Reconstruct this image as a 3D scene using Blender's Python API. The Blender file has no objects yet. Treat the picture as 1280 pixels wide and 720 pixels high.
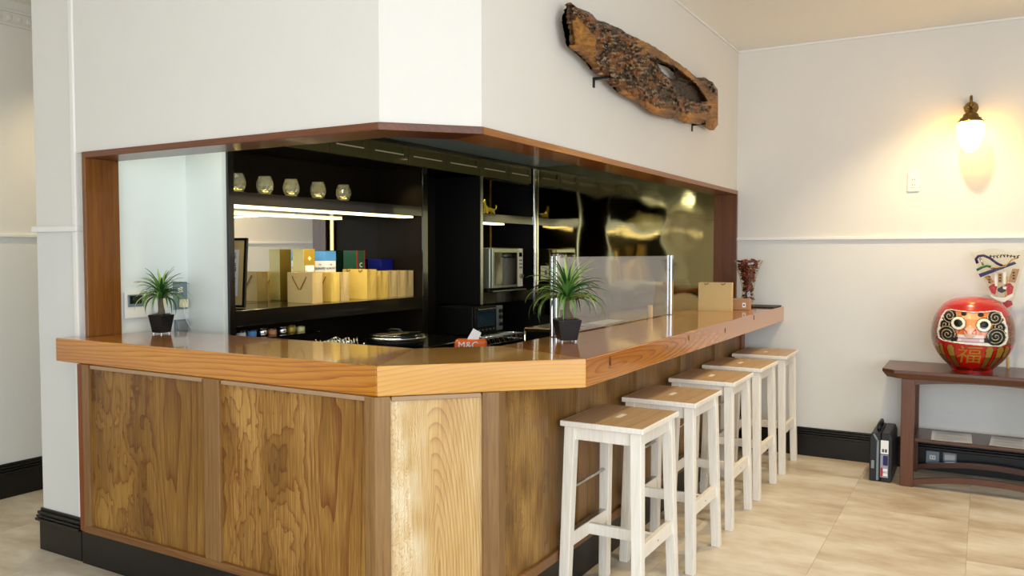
import bpy, bmesh, math, random
from math import sin, cos, pi, sqrt, radians
from mathutils import Vector, Matrix, noise
random.seed(7)
SC = bpy.context.scene
COL = SC.collection

# ------------------------------------------------------------------ camera, sky, lights, exposure
F_PX = 1023.86
yaw, pit, roll = radians(29.9693), radians(2.4623), radians(0.02)
fw = Vector((-sin(yaw)*cos(pit), cos(yaw)*cos(pit), -sin(pit)))
rt = Vector((cos(yaw), sin(yaw), 0)); up = rt.cross(fw)
RT = rt*cos(roll)+up*sin(roll); UP = -rt*sin(roll)+up*cos(roll)
cam = bpy.data.cameras.new('camera'); camo = bpy.data.objects.new('camera', cam); COL.objects.link(camo)
cam.sensor_width = 36.0; cam.lens = F_PX/1280*36.0; cam.clip_start = 0.05
m = Matrix(((RT.x, UP.x, -fw.x, 0), (RT.y, UP.y, -fw.y, 0), (RT.z, UP.z, -fw.z, 1.4), (0, 0, 0, 1)))
camo.matrix_world = m
SC.camera = camo
SC.view_settings.view_transform = 'Standard'; SC.view_settings.look = 'None'
SC.view_settings.gamma = 1.0; SC.view_settings.use_curve_mapping = False
SC.view_settings.exposure = 0.27
w = bpy.data.worlds.new('sky'); SC.world = w; w.use_nodes = True
w.node_tree.nodes['Background'].inputs[0].default_value = (0.75, 0.87, 1.0, 1)
w.node_tree.nodes['Background'].inputs[1].default_value = 1.6

def area_light(name, loc, target, sx, sy, power, color):
    l = bpy.data.lights.new(name, 'AREA'); l.shape = 'RECTANGLE'; l.size = sx; l.size_y = sy
    l.energy = power; l.color = color
    o = bpy.data.objects.new(name, l); COL.objects.link(o); o.location = loc
    o.rotation_euler = (Vector(target)-Vector(loc)).to_track_quat('-Z', 'Y').to_euler(); return o
def spot(name, loc, target, power, color, angle=100, blend=0.6, r=0.035):
    l = bpy.data.lights.new(name, 'SPOT'); l.energy = power; l.color = color
    l.spot_size = radians(angle); l.spot_blend = blend; l.shadow_soft_size = r
    o = bpy.data.objects.new(name, l); COL.objects.link(o); o.location = loc
    o.rotation_euler = (Vector(target)-Vector(loc)).to_track_quat('-Z', 'Y').to_euler(); return o
DAY = (0.86, 0.93, 1.0); WARM = (1.0, 0.79, 0.48)
# daylight through the two big windows behind and beside the camera
area_light('daylight_rear', (0.3, -2.95, 1.45), (0.3, 2, 1.3), 4.6, 2.1, 98, DAY)
area_light('daylight_side', (2.95, 0.2, 1.45), (0, 0.9, 1.2), 4.2, 2.1, 76, DAY)
DOWN = [(-0.22, 5.2), (-0.45, 3.7), (-0.5, 2.2), (-2.6, 1.0), (-4.3, 3.0)]
# ------------------------------------------------------------------ mesh helpers
class MB:
    def __init__(s): s.v = []; s.f = []; s.m = []
    def add(s, vs, fs, mi=0):
        b = len(s.v); s.v += [tuple(v) for v in vs]; s.f += [tuple(i+b for i in f) for f in fs]; s.m += [mi]*len(fs); return s
    def box(s, c, d, mi=0, rot=None):
        x, y, z = d[0]/2, d[1]/2, d[2]/2
        vs = [Vector((a*x, b*y, e*z)) for a in (-1, 1) for b in (-1, 1) for e in (-1, 1)]
        if rot is not None: vs = [rot @ v for v in vs]
        vs = [v+Vector(c) for v in vs]
        return s.add(vs, [(0, 1, 3, 2), (4, 6, 7, 5), (0, 4, 5, 1), (2, 3, 7, 6), (0, 2, 6, 4), (1, 5, 7, 3)], mi)
    def bb(s, x0, x1, y0, y1, z0, z1, mi=0):
        return s.box(((x0+x1)/2, (y0+y1)/2, (z0+z1)/2), (abs(x1-x0), abs(y1-y0), abs(z1-z0)), mi)
    def hexa(s, bot, top, mi=0):   # two quads, same order
        return s.add(list(bot)+list(top), [(3, 2, 1, 0), (4, 5, 6, 7), (0, 1, 5, 4), (1, 2, 6, 5), (2, 3, 7, 6), (3, 0, 4, 7)], mi)
    def prism(s, poly, z0, z1, mi=0):
        n = len(poly)
        vs = [(p[0], p[1], z0) for p in poly]+[(p[0], p[1], z1) for p in poly]
        fs = [tuple(range(n-1, -1, -1)), tuple(range(n, 2*n))]+[(i, (i+1) % n, (i+1) % n+n, i+n) for i in range(n)]
        return s.add(vs, fs, mi)
    def prismxz(s, poly, y0, y1, mi=0):
        n = len(poly)
        vs = [(p[0], y0, p[1]) for p in poly]+[(p[0], y1, p[1]) for p in poly]
        fs = [tuple(range(n)), tuple(range(2*n-1, n-1, -1))]+[((i+1) % n, i, i+n, (i+1) % n+n) for i in range(n)]
        return s.add(vs, fs, mi)
    def lathe(s, prof, n=24, c=(0, 0, 0), mi=0, cap=True):
        vs = []; fs = []
        for r, z in prof:
            for k in range(n):
                a = 2*pi*k/n; vs.append((c[0]+r*cos(a), c[1]+r*sin(a), c[2]+z))
        for i in range(len(prof)-1):
            for k in range(n):
                k2 = (k+1) % n; fs.append((i*n+k, i*n+k2, (i+1)*n+k2, (i+1)*n+k))
        if cap:
            fs.append(tuple(range(n-1, -1, -1))); fs.append(tuple(range((len(prof)-1)*n, len(prof)*n)))
        return s.add(vs, fs, mi)
    def tube(s, path, r, n=8, mi=0, closed=False):
        P = [Vector(p) for p in path]; rs = r if isinstance(r, (list, tuple)) else [r]*len(P)
        vs = []; fs = []; prev = None; N = len(P)
        for i, p in enumerate(P):
            a = P[(i-1) % N] if (closed or i > 0) else p; b = P[(i+1) % N] if (closed or i < N-1) else p
            t = (b-a).normalized()
            if prev is None: u = t.orthogonal().normalized()
            else:
                u = prev-t*prev.dot(t); u = u.normalized() if u.length > 1e-6 else t.orthogonal().normalized()
            prev = u; v = t.cross(u)
            for k in range(n):
                an = 2*pi*k/n; vs.append(p+(u*cos(an)+v*sin(an))*rs[i])
        L = N if closed else N-1
        for i in range(L):
            j = (i+1) % N
            for k in range(n):
                k2 = (k+1) % n; fs.append((i*n+k, i*n+k2, j*n+k2, j*n+k))
        if not closed: fs.append(tuple(range(n-1, -1, -1))); fs.append(tuple((N-1)*n+k for k in range(n)))
        return s.add(vs, fs, mi)
    def grid(s, fn, nu, nv, mi=0):
        vs = [fn(i/nu, j/nv) for i in range(nu+1) for j in range(nv+1)]
        fs = [(i*(nv+1)+j, (i+1)*(nv+1)+j, (i+1)*(nv+1)+j+1, i*(nv+1)+j+1) for i in range(nu) for j in range(nv)]
        return s.add(vs, fs, mi)
def build(name, mb, mat, parent=None, smooth=False, bevel=0, loc=None, rot=None, seg=2):
    me = bpy.data.meshes.new(name); me.from_pydata(mb.v, [], mb.f)
    for mt in (mat if isinstance(mat, (list, tuple)) else [mat]): me.materials.append(mt)
    bm = bmesh.new(); bm.from_mesh(me)
    bm.faces.ensure_lookup_table()
    for i, f in enumerate(bm.faces): f.material_index = mb.m[i]; f.smooth = smooth
    bmesh.ops.recalc_face_normals(bm, faces=bm.faces); bm.to_mesh(me); bm.free()
    o = bpy.data.objects.new(name, me); COL.objects.link(o)
    if loc is not None: o.location = loc
    if rot is not None: o.rotation_euler = rot
    if parent is not None: o.parent = parent
    if bevel:
        b = o.modifiers.new('bevel', 'BEVEL'); b.width = bevel; b.segments = seg; b.limit_method = 'ANGLE'; b.angle_limit = radians(40)
    if smooth == 'auto':
        pass
    return o
def tag(o, label=None, cat=None, group=None, kind=None):
    if label: o['label'] = label
    if cat: o['category'] = cat
    if group: o['group'] = group
    if kind: o['kind'] = kind
    return o
def thing(name, label, cat, loc=(0, 0, 0), rz=0, group=None):
    o = bpy.data.objects.new(name, None); COL.objects.link(o); o.location = loc; o.rotation_euler = (0, 0, rz)
    o.empty_display_size = 0.05
    return tag(o, label, cat, group)
def struct(name, mb, mat, parent=None, **k):
    o = build(name, mb, mat, parent, **k)
    if parent is None: o['kind'] = 'structure'
    return o
def dup(root, loc=None, rz=None, label=None):
    c = root.copy(); COL.objects.link(c)
    if loc is not None: c.location = loc
    if rz is not None: c.rotation_euler = (0, 0, rz)
    if label: c['label'] = label
    for ch in list(root.children):
        d = ch.copy(); COL.objects.link(d); d.parent = c
        for g in list(ch.children):
            e = g.copy(); COL.objects.link(e); e.parent = d
    return c
def text_mesh(s, size, extrude=0.0005, align='CENTER'):
    cu = bpy.data.curves.new('lettering', 'FONT'); cu.body = s; cu.size = size; cu.extrude = extrude; cu.align_x = align; cu.align_y = 'CENTER'
    o = bpy.data.objects.new('lettering', cu); COL.objects.link(o)
    dg = bpy.context.evaluated_depsgraph_get(); me = bpy.data.meshes.new_from_object(o.evaluated_get(dg))
    bpy.data.objects.remove(o); bpy.data.curves.remove(cu)
    return me
def put_text(s, size, mat, parent, loc, rot, name='lettering'):
    me = text_mesh(s, size); me.materials.clear(); me.materials.append(mat)
    o = bpy.data.objects.new(name, me); COL.objects.link(o); o.parent = parent; o.location = loc; o.rotation_euler = rot
    return o

# ------------------------------------------------------------------ materials
def s2l(c): return tuple(((x/255)/12.92 if x/255 <= 0.04045 else ((x/255+0.055)/1.055)**2.4) for x in c)+(1,)
def newmat(name):
    mt = bpy.data.materials.new(name); mt.use_nodes = True
    nt = mt.node_tree; return mt, nt, nt.nodes['Principled BSDF']
def N(nt, t, **k):
    n = nt.nodes.new(t)
    for a, b in k.items(): setattr(n, a, b)
    return n
def mat(name, col, rough=0.5, metal=0, coat=0, emit=0, trans=0, ior=1.45, var=0.06, nscale=20, bump=0, bscale=60, alpha=1, emitcol=None, spec=None):
    mt, nt, b = newmat(name)
    c = s2l(col); b.inputs['Roughness'].default_value = rough; b.inputs['Metallic'].default_value = metal
    b.inputs['Coat Weight'].default_value = coat; b.inputs['Coat Roughness'].default_value = 0.05
    b.inputs['Transmission Weight'].default_value = trans; b.inputs['IOR'].default_value = ior; b.inputs['Alpha'].default_value = alpha
    if spec is not None: b.inputs['Specular IOR Level'].default_value = spec
    tc = N(nt, 'ShaderNodeTexCoord'); no = N(nt, 'ShaderNodeTexNoise'); no.inputs['Scale'].default_value = nscale; no.inputs['Detail'].default_value = 3
    nt.links.new(tc.outputs['Object'], no.inputs['Vector'])
    mx = N(nt, 'ShaderNodeMix', data_type='RGBA'); mx.inputs[6].default_value = tuple(x*(1-var) for x in c[:3])+(1,); mx.inputs[7].default_value = tuple(min(1, x*(1+var)) for x in c[:3])+(1,)
    nt.links.new(no.outputs['Fac'], mx.inputs[0]); nt.links.new(mx.outputs[2], b.inputs['Base Color'])
    if emit: b.inputs['Emission Color'].default_value = s2l(emitcol or col); b.inputs['Emission Strength'].default_value = emit
    if bump:
        n2 = N(nt, 'ShaderNodeTexNoise'); n2.inputs['Scale'].default_value = bscale; n2.inputs['Detail'].default_value = 4
        nt.links.new(tc.outputs['Object'], n2.inputs['Vector'])
        bp = N(nt, 'ShaderNodeBump'); bp.inputs['Strength'].default_value = bump; bp.inputs['Distance'].default_value = 0.01
        nt.links.new(n2.outputs['Fac'], bp.inputs['Height']); nt.links.new(bp.outputs[0], b.inputs['Normal'])
    return mt
def math_(nt, op, a, b=None, c=None):
    n = N(nt, 'ShaderNodeMath', operation=op)
    for i, x in enumerate((a, b, c)):
        if x is None: continue
        if isinstance(x, (int, float)): n.inputs[i].default_value = x
        else: nt.links.new(x, n.inputs[i])
    return n.outputs[0]
def wood(name, dark, mid, light, axis='X', freq=60, squash=0.12, center=(0, 0), amp=0.35, nsc=2.2, rough=0.35, coat=0.0, fig=0.0, figscale=9, fiber=0.35, bump=0.25, ringdark=0.6, across='Z', ringpow=3.0):
    """wood: grain along `axis`; growth-ring arches are ellipses stretched along the grain, warped by noise; fig = curly figure"""
    mt, nt, b = newmat(name); L = nt.links
    tc = N(nt, 'ShaderNodeTexCoord'); sp = N(nt, 'ShaderNodeSeparateXYZ'); L.new(tc.outputs['Object'], sp.inputs[0])
    idx = {'X': 0, 'Y': 1, 'Z': 2}; al = sp.outputs[idx[axis]]; ac = sp.outputs[idx[across]]
    third = sp.outputs[3-idx[axis]-idx[across]]
    a2 = math_(nt, 'MULTIPLY', math_(nt, 'SUBTRACT', al, center[0]), squash); c2 = math_(nt, 'SUBTRACT', ac, center[1])
    cv = N(nt, 'ShaderNodeCombineXYZ'); L.new(a2, cv.inputs[0]); L.new(c2, cv.inputs[1]); L.new(math_(nt, 'MULTIPLY', third, 1.0), cv.inputs[2])
    n1 = N(nt, 'ShaderNodeTexNoise'); n1.inputs['Scale'].default_value = nsc*2.5; n1.inputs['Detail'].default_value = 3; n1.inputs['Roughness'].default_value = 0.45
    L.new(cv.outputs[0], n1.inputs['Vector'])
    ln = N(nt, 'ShaderNodeVectorMath', operation='LENGTH'); L.new(cv.outputs[0], ln.inputs[0])
    # curly figure warp (less squashed)
    cf = N(nt, 'ShaderNodeCombineXYZ'); L.new(math_(nt, 'MULTIPLY', al, 0.55), cf.inputs[0]); L.new(ac, cf.inputs[1]); L.new(third, cf.inputs[2])
    n2 = N(nt, 'ShaderNodeTexNoise'); n2.inputs['Scale'].default_value = figscale; n2.inputs['Detail'].default_value = 4; L.new(cf.outputs[0], n2.inputs['Vector'])
    mk = N(nt, 'ShaderNodeTexNoise'); mk.inputs['Scale'].default_value = 2.3; mk.inputs['Detail'].default_value = 1; L.new(cv.outputs[0], mk.inputs['Vector'])
    mr = N(nt, 'ShaderNodeMapRange'); mr.inputs[1].default_value = 0.44; mr.inputs[2].default_value = 0.6; L.new(mk.outputs['Fac'], mr.inputs[0])
    warp = math_(nt, 'ADD', math_(nt, 'MULTIPLY', n1.outputs['Fac'], amp), math_(nt, 'MULTIPLY', math_(nt, 'MULTIPLY', n2.outputs['Fac'], fig), mr.outputs[0]))
    d = math_(nt, 'ADD', ln.outputs['Value'], warp)
    ph = math_(nt, 'FRACT', math_(nt, 'MULTIPLY', d, freq))          # sawtooth growth rings: slow rise, sharp late-wood line
    ring = math_(nt, 'POWER', ph, ringpow)
    fb = N(nt, 'ShaderNodeTexNoise'); fb.inputs['Scale'].default_value = 1.0; fb.inputs['Detail'].default_value = 5
    cb = N(nt, 'ShaderNodeCombineXYZ'); L.new(math_(nt, 'MULTIPLY', al, 7), cb.inputs[0]); L.new(math_(nt, 'MULTIPLY', ac, 170), cb.inputs[1]); L.new(math_(nt, 'MULTIPLY', third, 170), cb.inputs[2])
    L.new(cb.outputs[0], fb.inputs['Vector'])
    big = N(nt, 'ShaderNodeTexNoise'); big.inputs['Scale'].default_value = 3.2; big.inputs['Detail'].default_value = 3; L.new(cv.outputs[0], big.inputs['Vector'])
    cr = N(nt, 'ShaderNodeValToRGB'); e = cr.color_ramp.elements
    e[0].position = 0.32; e[0].color = s2l(dark); e[1].position = 0.68; e[1].color = s2l(light); x = e.new(0.5); x.color = s2l(mid)
    t = math_(nt, 'ADD', math_(nt, 'MULTIPLY', big.outputs['Fac'], 1-fiber), math_(nt, 'MULTIPLY', fb.outputs['Fac'], fiber))
    if fig: t = math_(nt, 'ADD', t, math_(nt, 'MULTIPLY', math_(nt, 'MULTIPLY', math_(nt, 'SUBTRACT', n2.outputs['Fac'], 0.5), mr.outputs[0]), 0.6))
    L.new(t, cr.inputs[0])
    mx = N(nt, 'ShaderNodeMix', data_type='RGBA', blend_type='MULTIPLY'); L.new(math_(nt, 'MULTIPLY', ring, ringdark), mx.inputs[0]); L.new(cr.outputs[0], mx.inputs[6])
    dd = s2l(dark); mx.inputs[7].default_value = tuple(min(1, 0.08+0.42*v/max(dd[:3])) for v in dd[:3])+(1,)
    L.new(mx.outputs[2], b.inputs['Base Color'])
    b.inputs['Roughness'].default_value = rough; b.inputs['Coat Weight'].default_value = coat; b.inputs['Coat Roughness'].default_value = 0.06
    if bump:
        bp = N(nt, 'ShaderNodeBump'); bp.inputs['Strength'].default_value = bump; bp.inputs['Distance'].default_value = 0.004
        h = math_(nt, 'ADD', math_(nt, 'MULTIPLY', ring, -0.4), math_(nt, 'MULTIPLY', fb.outputs['Fac'], 0.3))
        if fig: h = math_(nt, 'ADD', h, math_(nt, 'MULTIPLY', math_(nt, 'MULTIPLY', n2.outputs['Fac'], mr.outputs[0]), 2.2))
        L.new(h, bp.inputs['Height']); L.new(bp.outputs[0], b.inputs['Normal'])
    return mt
M = {}
M['wall'] = mat('wall_paper', (226, 222, 214), 0.9, var=0.015, nscale=8, bump=0.12, bscale=220)
M['wall_low'] = mat('wall_paper_lower', (220, 220, 216), 0.9, var=0.015, nscale=8, bump=0.12, bscale=220)
M['white_int'] = mat('kitchen_white_wall', (222, 228, 224), 0.75, var=0.01)
M['ceil'] = mat('ceiling_paper', (242, 239, 230), 0.95, var=0.01, bump=0.1, bscale=200)
M['rail'] = mat('white_trim_paint', (236, 234, 228), 0.45, var=0.01)
M['blacktrim'] = mat('black_trim_paint', (16, 15, 14), 0.32, var=0.1)
M['blackcab'] = mat('black_lacquer', (20, 19, 15), 0.16, var=0.15, coat=0.5, bump=0.05, bscale=8)
M['olive'] = mat('dark_olive_lacquer', (84, 80, 40), 0.3, var=0.15, coat=0.3)
M['browndark'] = mat('dark_brown_board', (30, 23, 14), 0.5, var=0.2, spec=0.15)
M['dark'] = mat('matte_black', (12, 12, 12), 0.5, var=0.1)
M['kceil'] = mat('ceiling_window_sheen', (140, 172, 186), 0.34, var=0.05)  # dark ceiling painted pale blue for the window light it reflects
M['chrome'] = mat('chrome', (215, 218, 220), 0.12, metal=1, var=0.02)
M['steel'] = mat('brushed_steel', (170, 172, 170), 0.3, metal=1, var=0.05)
M['darksteel'] = mat('dark_worktop_steel', (92, 80, 58), 0.22, metal=0.9, var=0.1)
M['plasticw'] = mat('white_plastic', (232, 230, 220), 0.35, var=0.01)
M['plasticcream'] = mat('cream_plastic', (235, 226, 190), 0.35, var=0.01)
M['grey'] = mat('grey_plate', (128, 140, 148), 0.35, metal=0.3, var=0.03)
M['hood'] = mat('grey_green_case', (150, 156, 142), 0.3, metal=0.6, var=0.03)
M['screenblack'] = mat('black_glass', (9, 12, 14), 0.05, var=0.05, coat=1)
M['screenblue'] = mat('blue_grey_oven_glass', (44, 66, 80), 0.08, var=0.3, nscale=12, coat=1)
M['trimwood'] = wood('header_wood', (80, 42, 20), (106, 58, 28), (126, 74, 38), 'X', freq=50, squash=0.04, amp=0.1, rough=0.35, coat=0.25, across='Y', bump=0.1, ringdark=0.4)
M['trimwoodY'] = wood('header_wood_y', (86, 46, 14), (128, 74, 24), (156, 96, 36), 'Y', freq=50, squash=0.04, amp=0.1, rough=0.35, coat=0.25, across='X', bump=0.1, ringdark=0.4)
M['jamb'] = wood('jamb_wood', (92, 50, 8), (120, 70, 14), (144, 88, 22), 'Z', freq=40, squash=0.05, amp=0.08, rough=0.35, coat=0.3, across='Y', bump=0.1, ringdark=0.35)
M['jambR'] = wood('jamb_wood_right', (78, 42, 14), (110, 60, 20), (132, 76, 28), 'Z', freq=40, squash=0.05, amp=0.08, rough=0.35, coat=0.3, across='X', bump=0.1, ringdark=0.35)
def ctop(n, c, f, ce): return wood(n, (150, 84, 14), (184, 116, 26), (208, 144, 42), 'X', freq=f, squash=0.1, center=c, amp=0.16, nsc=1.6, rough=0.2, coat=0.8, across='Z', fiber=0.25, bump=0.08, ringdark=0.75)
M['ct1'] = ctop('cedar_edge_left', (0.3, 0.12), 75, 0); M['ct2'] = wood('cedar_edge_middle', (200, 142, 62), (214, 160, 80), (224, 174, 96), 'X', freq=70, squash=0.25, center=(0.7, -0.35), amp=0.1, nsc=1.5, rough=0.2, coat=0.8, across='Z', fiber=0.2, bump=0.06, ringdark=0.4)
M['ct3'] = ctop('cedar_edge_right', (0.28, -0.06), 80, 0)
def panelwood(n, c, dark, mid, light, fig, freq=115, rd=0.9, fs=7): return wood(n, dark, mid, light, 'Z', freq=freq, squash=0.17, center=c, amp=0.075, nsc=1.4, ringpow=4, rough=0.42, fig=fig, figscale=fs, across='X', fiber=0.5, bump=0.35, ringdark=rd)
M['pn1'] = panelwood('panel_wood_left', (1.0, -2.90), (98, 64, 18), (132, 92, 34), (164, 124, 56), 0.07)
M['pn2'] = panelwood('panel_wood_centre', (1.02, -2.08), (104, 70, 22), (140, 98, 38), (184, 142, 76), 0.08)
M['pn3'] = wood('panel_wood_chamfer', (170, 124, 60), (204, 170, 112), (232, 214, 178), 'Z', freq=95, squash=0.2, center=(0.30, 0.19), amp=0.07, nsc=1.3, rough=0.42, fig=0.30, figscale=10, across='X', fiber=0.3, bump=0.6, ringdark=0.6, ringpow=4)
M['pn4'] = wood('panel_wood_stool_side', (78, 50, 16), (124, 88, 36), (168, 130, 66), 'Z', freq=125, squash=0.11, center=(0.4, 0.3), amp=0.10, nsc=1.3, ringpow=4, rough=0.42, fig=0.12, figscale=9, across='Y', fiber=0.5, bump=0.35, ringdark=0.7)
M['post'] = wood('post_wood', (112, 80, 42), (134, 98, 54), (150, 114, 66), 'Z', freq=60, squash=0.03, amp=0.06, rough=0.45, across='X', fiber=0.5, bump=0.15, ringdark=0.35)
M['postdark'] = wood('post_wood_dark', (96, 44, 14), (128, 64, 22), (146, 80, 30), 'Z', freq=60, squash=0.03, amp=0.06, rough=0.4, across='X', fiber=0.5, bump=0.15, ringdark=0.35)
M['railwood'] = wood('rail_wood', (96, 62, 28), (124, 84, 42), (146, 102, 56), 'X', freq=60, squash=0.03, amp=0.06, rough=0.45, across='Z', fiber=0.5, bump=0.15, ringdark=0.35)
M['toprail'] = mat('pale_rail_wood', (164, 134, 104), 0.5, var=0.08, nscale=40)
M['stool'] = wood('whitewashed_wood', (222, 212, 196), (234, 228, 216), (242, 238, 230), 'Z', freq=50, squash=0.04, amp=0.08, rough=0.5, across='X', fiber=0.5, bump=0.1, ringdark=0.1)
M['seat'] = wood('seat_wood', (168, 140, 104), (184, 156, 120), (200, 174, 138), 'Y', freq=50, squash=0.04, amp=0.08, rough=0.4, across='X', fiber=0.5, bump=0.08, ringdark=0.2)
M['walnut'] = wood('walnut_table', (62, 32, 14), (84, 46, 22), (104, 62, 32), 'X', freq=50, squash=0.04, amp=0.08, rough=0.3, coat=0.12, across='Y', fiber=0.4, bump=0.08, ringdark=0.3)
M['walnutZ'] = wood('walnut_leg', (72, 38, 16), (94, 52, 24), (112, 66, 34), 'Z', freq=50, squash=0.04, amp=0.08, rough=0.35, coat=0.1, across='X', fiber=0.4, bump=0.08, ringdark=0.3)
M['kraft'] = mat('kraft_paper', (206, 178, 120), 0.7, var=0.06, nscale=30, bump=0.05)
M['kraft_gold'] = mat('golden_paper', (224, 190, 96), 0.5, var=0.08, nscale=20)
M['kraftdark'] = mat('brown_card', (176, 136, 98), 0.7, var=0.05)
M['handle'] = mat('brown_ribbon', (132, 92, 34), 0.5)
M['leafd'] = mat('leaf_dark', (40, 84, 36), 0.4, var=0.3, nscale=30)
M['leafm'] = mat('leaf_mid', (84, 130, 58), 0.4, var=0.25, nscale=30)
M['leafl'] = mat('leaf_light', (164, 196, 104), 0.4, var=0.2, nscale=30)
M['trunk'] = mat('plant_trunk', (92, 84, 64), 0.8, var=0.3, bump=0.6)
M['pot'] = mat('black_pot', (20, 21, 24), 0.35, var=0.1)
M['soil'] = mat('pebble_soil', (110, 96, 78), 0.9, var=0.5, nscale=150, bump=0.8)
M['cutglass'] = mat('cut_crystal', (252, 250, 226), 0.08, trans=0.92, ior=1.45, var=0)
M['glass'] = mat('clear_glass', (250, 252, 250), 0.02, trans=1, ior=1.45, var=0)
M['lampglass'] = mat('opal_glass', (255, 236, 190), 0.3, emit=17, emitcol=(255, 196, 84), var=0)
M['brass'] = mat('aged_brass', (120, 92, 44), 0.3, metal=1, var=0.2)
M['gold'] = mat('gold_paint', (176, 134, 48), 0.35, metal=0.5, var=0.2, nscale=60)
M['black'] = mat('black_paint', (14, 14, 14), 0.35)
M['white'] = mat('white_paper', (240, 240, 238), 0.6, var=0.01)
M['ink'] = mat('grey_ink', (90, 92, 98), 0.7)
M['faint'] = mat('faint_print', (196, 198, 202), 0.7)
M['inkdark'] = mat('dark_ink', (30, 30, 34), 0.7)
M['red'] = mat('red_lacquer', (178, 12, 8), 0.4)
M['navy'] = mat('navy_ribbon', (34, 30, 92), 0.5)
M['green'] = mat('dark_green_carton', (20, 74, 48), 0.4, var=0.1)
M['blue'] = mat('sky_blue_band', (84, 150, 212), 0.4)
M['dblue'] = mat('deep_blue_carton', (20, 30, 120), 0.35)
M['goldbox'] = mat('gold_carton', (178, 148, 54), 0.35, metal=0.3)
M['cream'] = mat('cream_carton', (232, 224, 160), 0.45)
M['orange'] = mat('orange_plastic', (226, 104, 34), 0.35)
M['teal'] = mat('teal_cloth', (40, 130, 140), 0.6)
M['bamboo'] = mat('pale_bamboo', (222, 186, 120), 0.45, var=0.1, nscale=25)
M['potp'] = mat('dried_petals_dark', (92, 36, 26), 0.6, var=0.6, nscale=90)
M['potp2'] = mat('dried_petals_red', (150, 62, 40), 0.55, var=0.4, nscale=90)
M['potp3'] = mat('dried_petals_tan', (206, 142, 96), 0.5, var=0.3, nscale=90)
M['case'] = mat('black_case_plastic', (24, 27, 31), 0.4, var=0.1)
M['figyellow'] = mat('yellow_glaze', (236, 208, 60), 0.25, var=0.1)
M['mirror'] = mat('mirror_glass', (214, 214, 206), 0.015, metal=1, var=0)
M['stripglow'] = mat('shelf_lamp_tube', (255, 244, 206), 0.4, emit=3.0, emitcol=(255, 236, 180), var=0)
M['discglow'] = mat('small_shelf_lamp', (255, 240, 190), 0.4, emit=7, emitcol=(255, 232, 150), var=0)
M['downglow'] = mat('downlight_lens', (255, 240, 210), 0.4, emit=12, emitcol=(255, 214, 150), var=0)
# stainless wall: yellowish, wavy
def stainless():
    mt, nt, b = newmat('wavy_stainless'); L = nt.links
    b.inputs['Metallic'].default_value = 1; b.inputs['Roughness'].default_value = 0.05; b.inputs['Base Color'].default_value = s2l((172, 158, 112))
    tc = N(nt, 'ShaderNodeTexCoord'); n = N(nt, 'ShaderNodeTexNoise'); n.inputs['Scale'].default_value = 3.6; n.inputs['Detail'].default_value = 1.0
    L.new(tc.outputs['Object'], n.inputs['Vector'])
    mp = N(nt, 'ShaderNodeMapping'); mp.inputs['Scale'].default_value = (1.5, 1, 260); L.new(tc.outputs['Object'], mp.inputs[0])
    n2 = N(nt, 'ShaderNodeTexNoise'); n2.inputs['Scale'].default_value = 1; n2.inputs['Detail'].default_value = 2; L.new(mp.outputs[0], n2.inputs['Vector'])
    bp = N(nt, 'ShaderNodeBump'); bp.inputs['Strength'].default_value = 0.09; bp.inputs['Distance'].default_value = 0.05; L.new(n.outputs['Fac'], bp.inputs['Height'])
    bp2 = N(nt, 'ShaderNodeBump'); bp2.inputs['Strength'].default_value = 0.05; bp2.inputs['Distance'].default_value = 0.001; L.new(n2.outputs['Fac'], bp2.inputs['Height']); L.new(bp.outputs[0], bp2.inputs['Normal'])
    L.new(bp2.outputs[0], b.inputs['Normal']); return mt
M['stainless'] = stainless()
def floor_mat():
    mt, nt, b = newmat('beige_stone_tile'); L = nt.links
    g = N(nt, 'ShaderNodeNewGeometry'); oi = N(nt, 'ShaderNodeObjectInfo')
    ad = N(nt, 'ShaderNodeVectorMath', operation='ADD'); L.new(g.outputs['Position'], ad.inputs[0])
    cx = N(nt, 'ShaderNodeCombineXYZ'); L.new(math_(nt, 'MULTIPLY', oi.outputs['Random'], 37), cx.inputs[2]); L.new(cx.outputs[0], ad.inputs[1])
    mp = N(nt, 'ShaderNodeMapping'); mp.inputs['Scale'].default_value = (1.0, 2.2, 1); L.new(ad.outputs[0], mp.inputs[0])
    n = N(nt, 'ShaderNodeTexNoise'); n.inputs['Scale'].default_value = 2.2; n.inputs['Detail'].default_value = 7; n.inputs['Roughness'].default_value = 0.62; L.new(mp.outputs[0], n.inputs['Vector'])
    cr = N(nt, 'ShaderNodeValToRGB'); e = cr.color_ramp.elements
    e[0].position = 0.3; e[0].color = s2l((170, 150, 126)); e[1].position = 0.66; e[1].color = s2l((218, 210, 194)); x = e.new(0.48); x.color = s2l((198, 184, 162))
    t = math_(nt, 'ADD', n.outputs['Fac'], math_(nt, 'MULTIPLY', math_(nt, 'SUBTRACT', oi.outputs['Random'], 0.5), 0.07))
    L.new(t, cr.inputs[0]); L.new(cr.outputs[0], b.inputs['Base Color']); b.inputs['Roughness'].default_value = 0.42
    return mt
M['floor'] = floor_mat()
M['grout'] = mat('floor_base', (168, 142, 110), 0.8)
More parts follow.
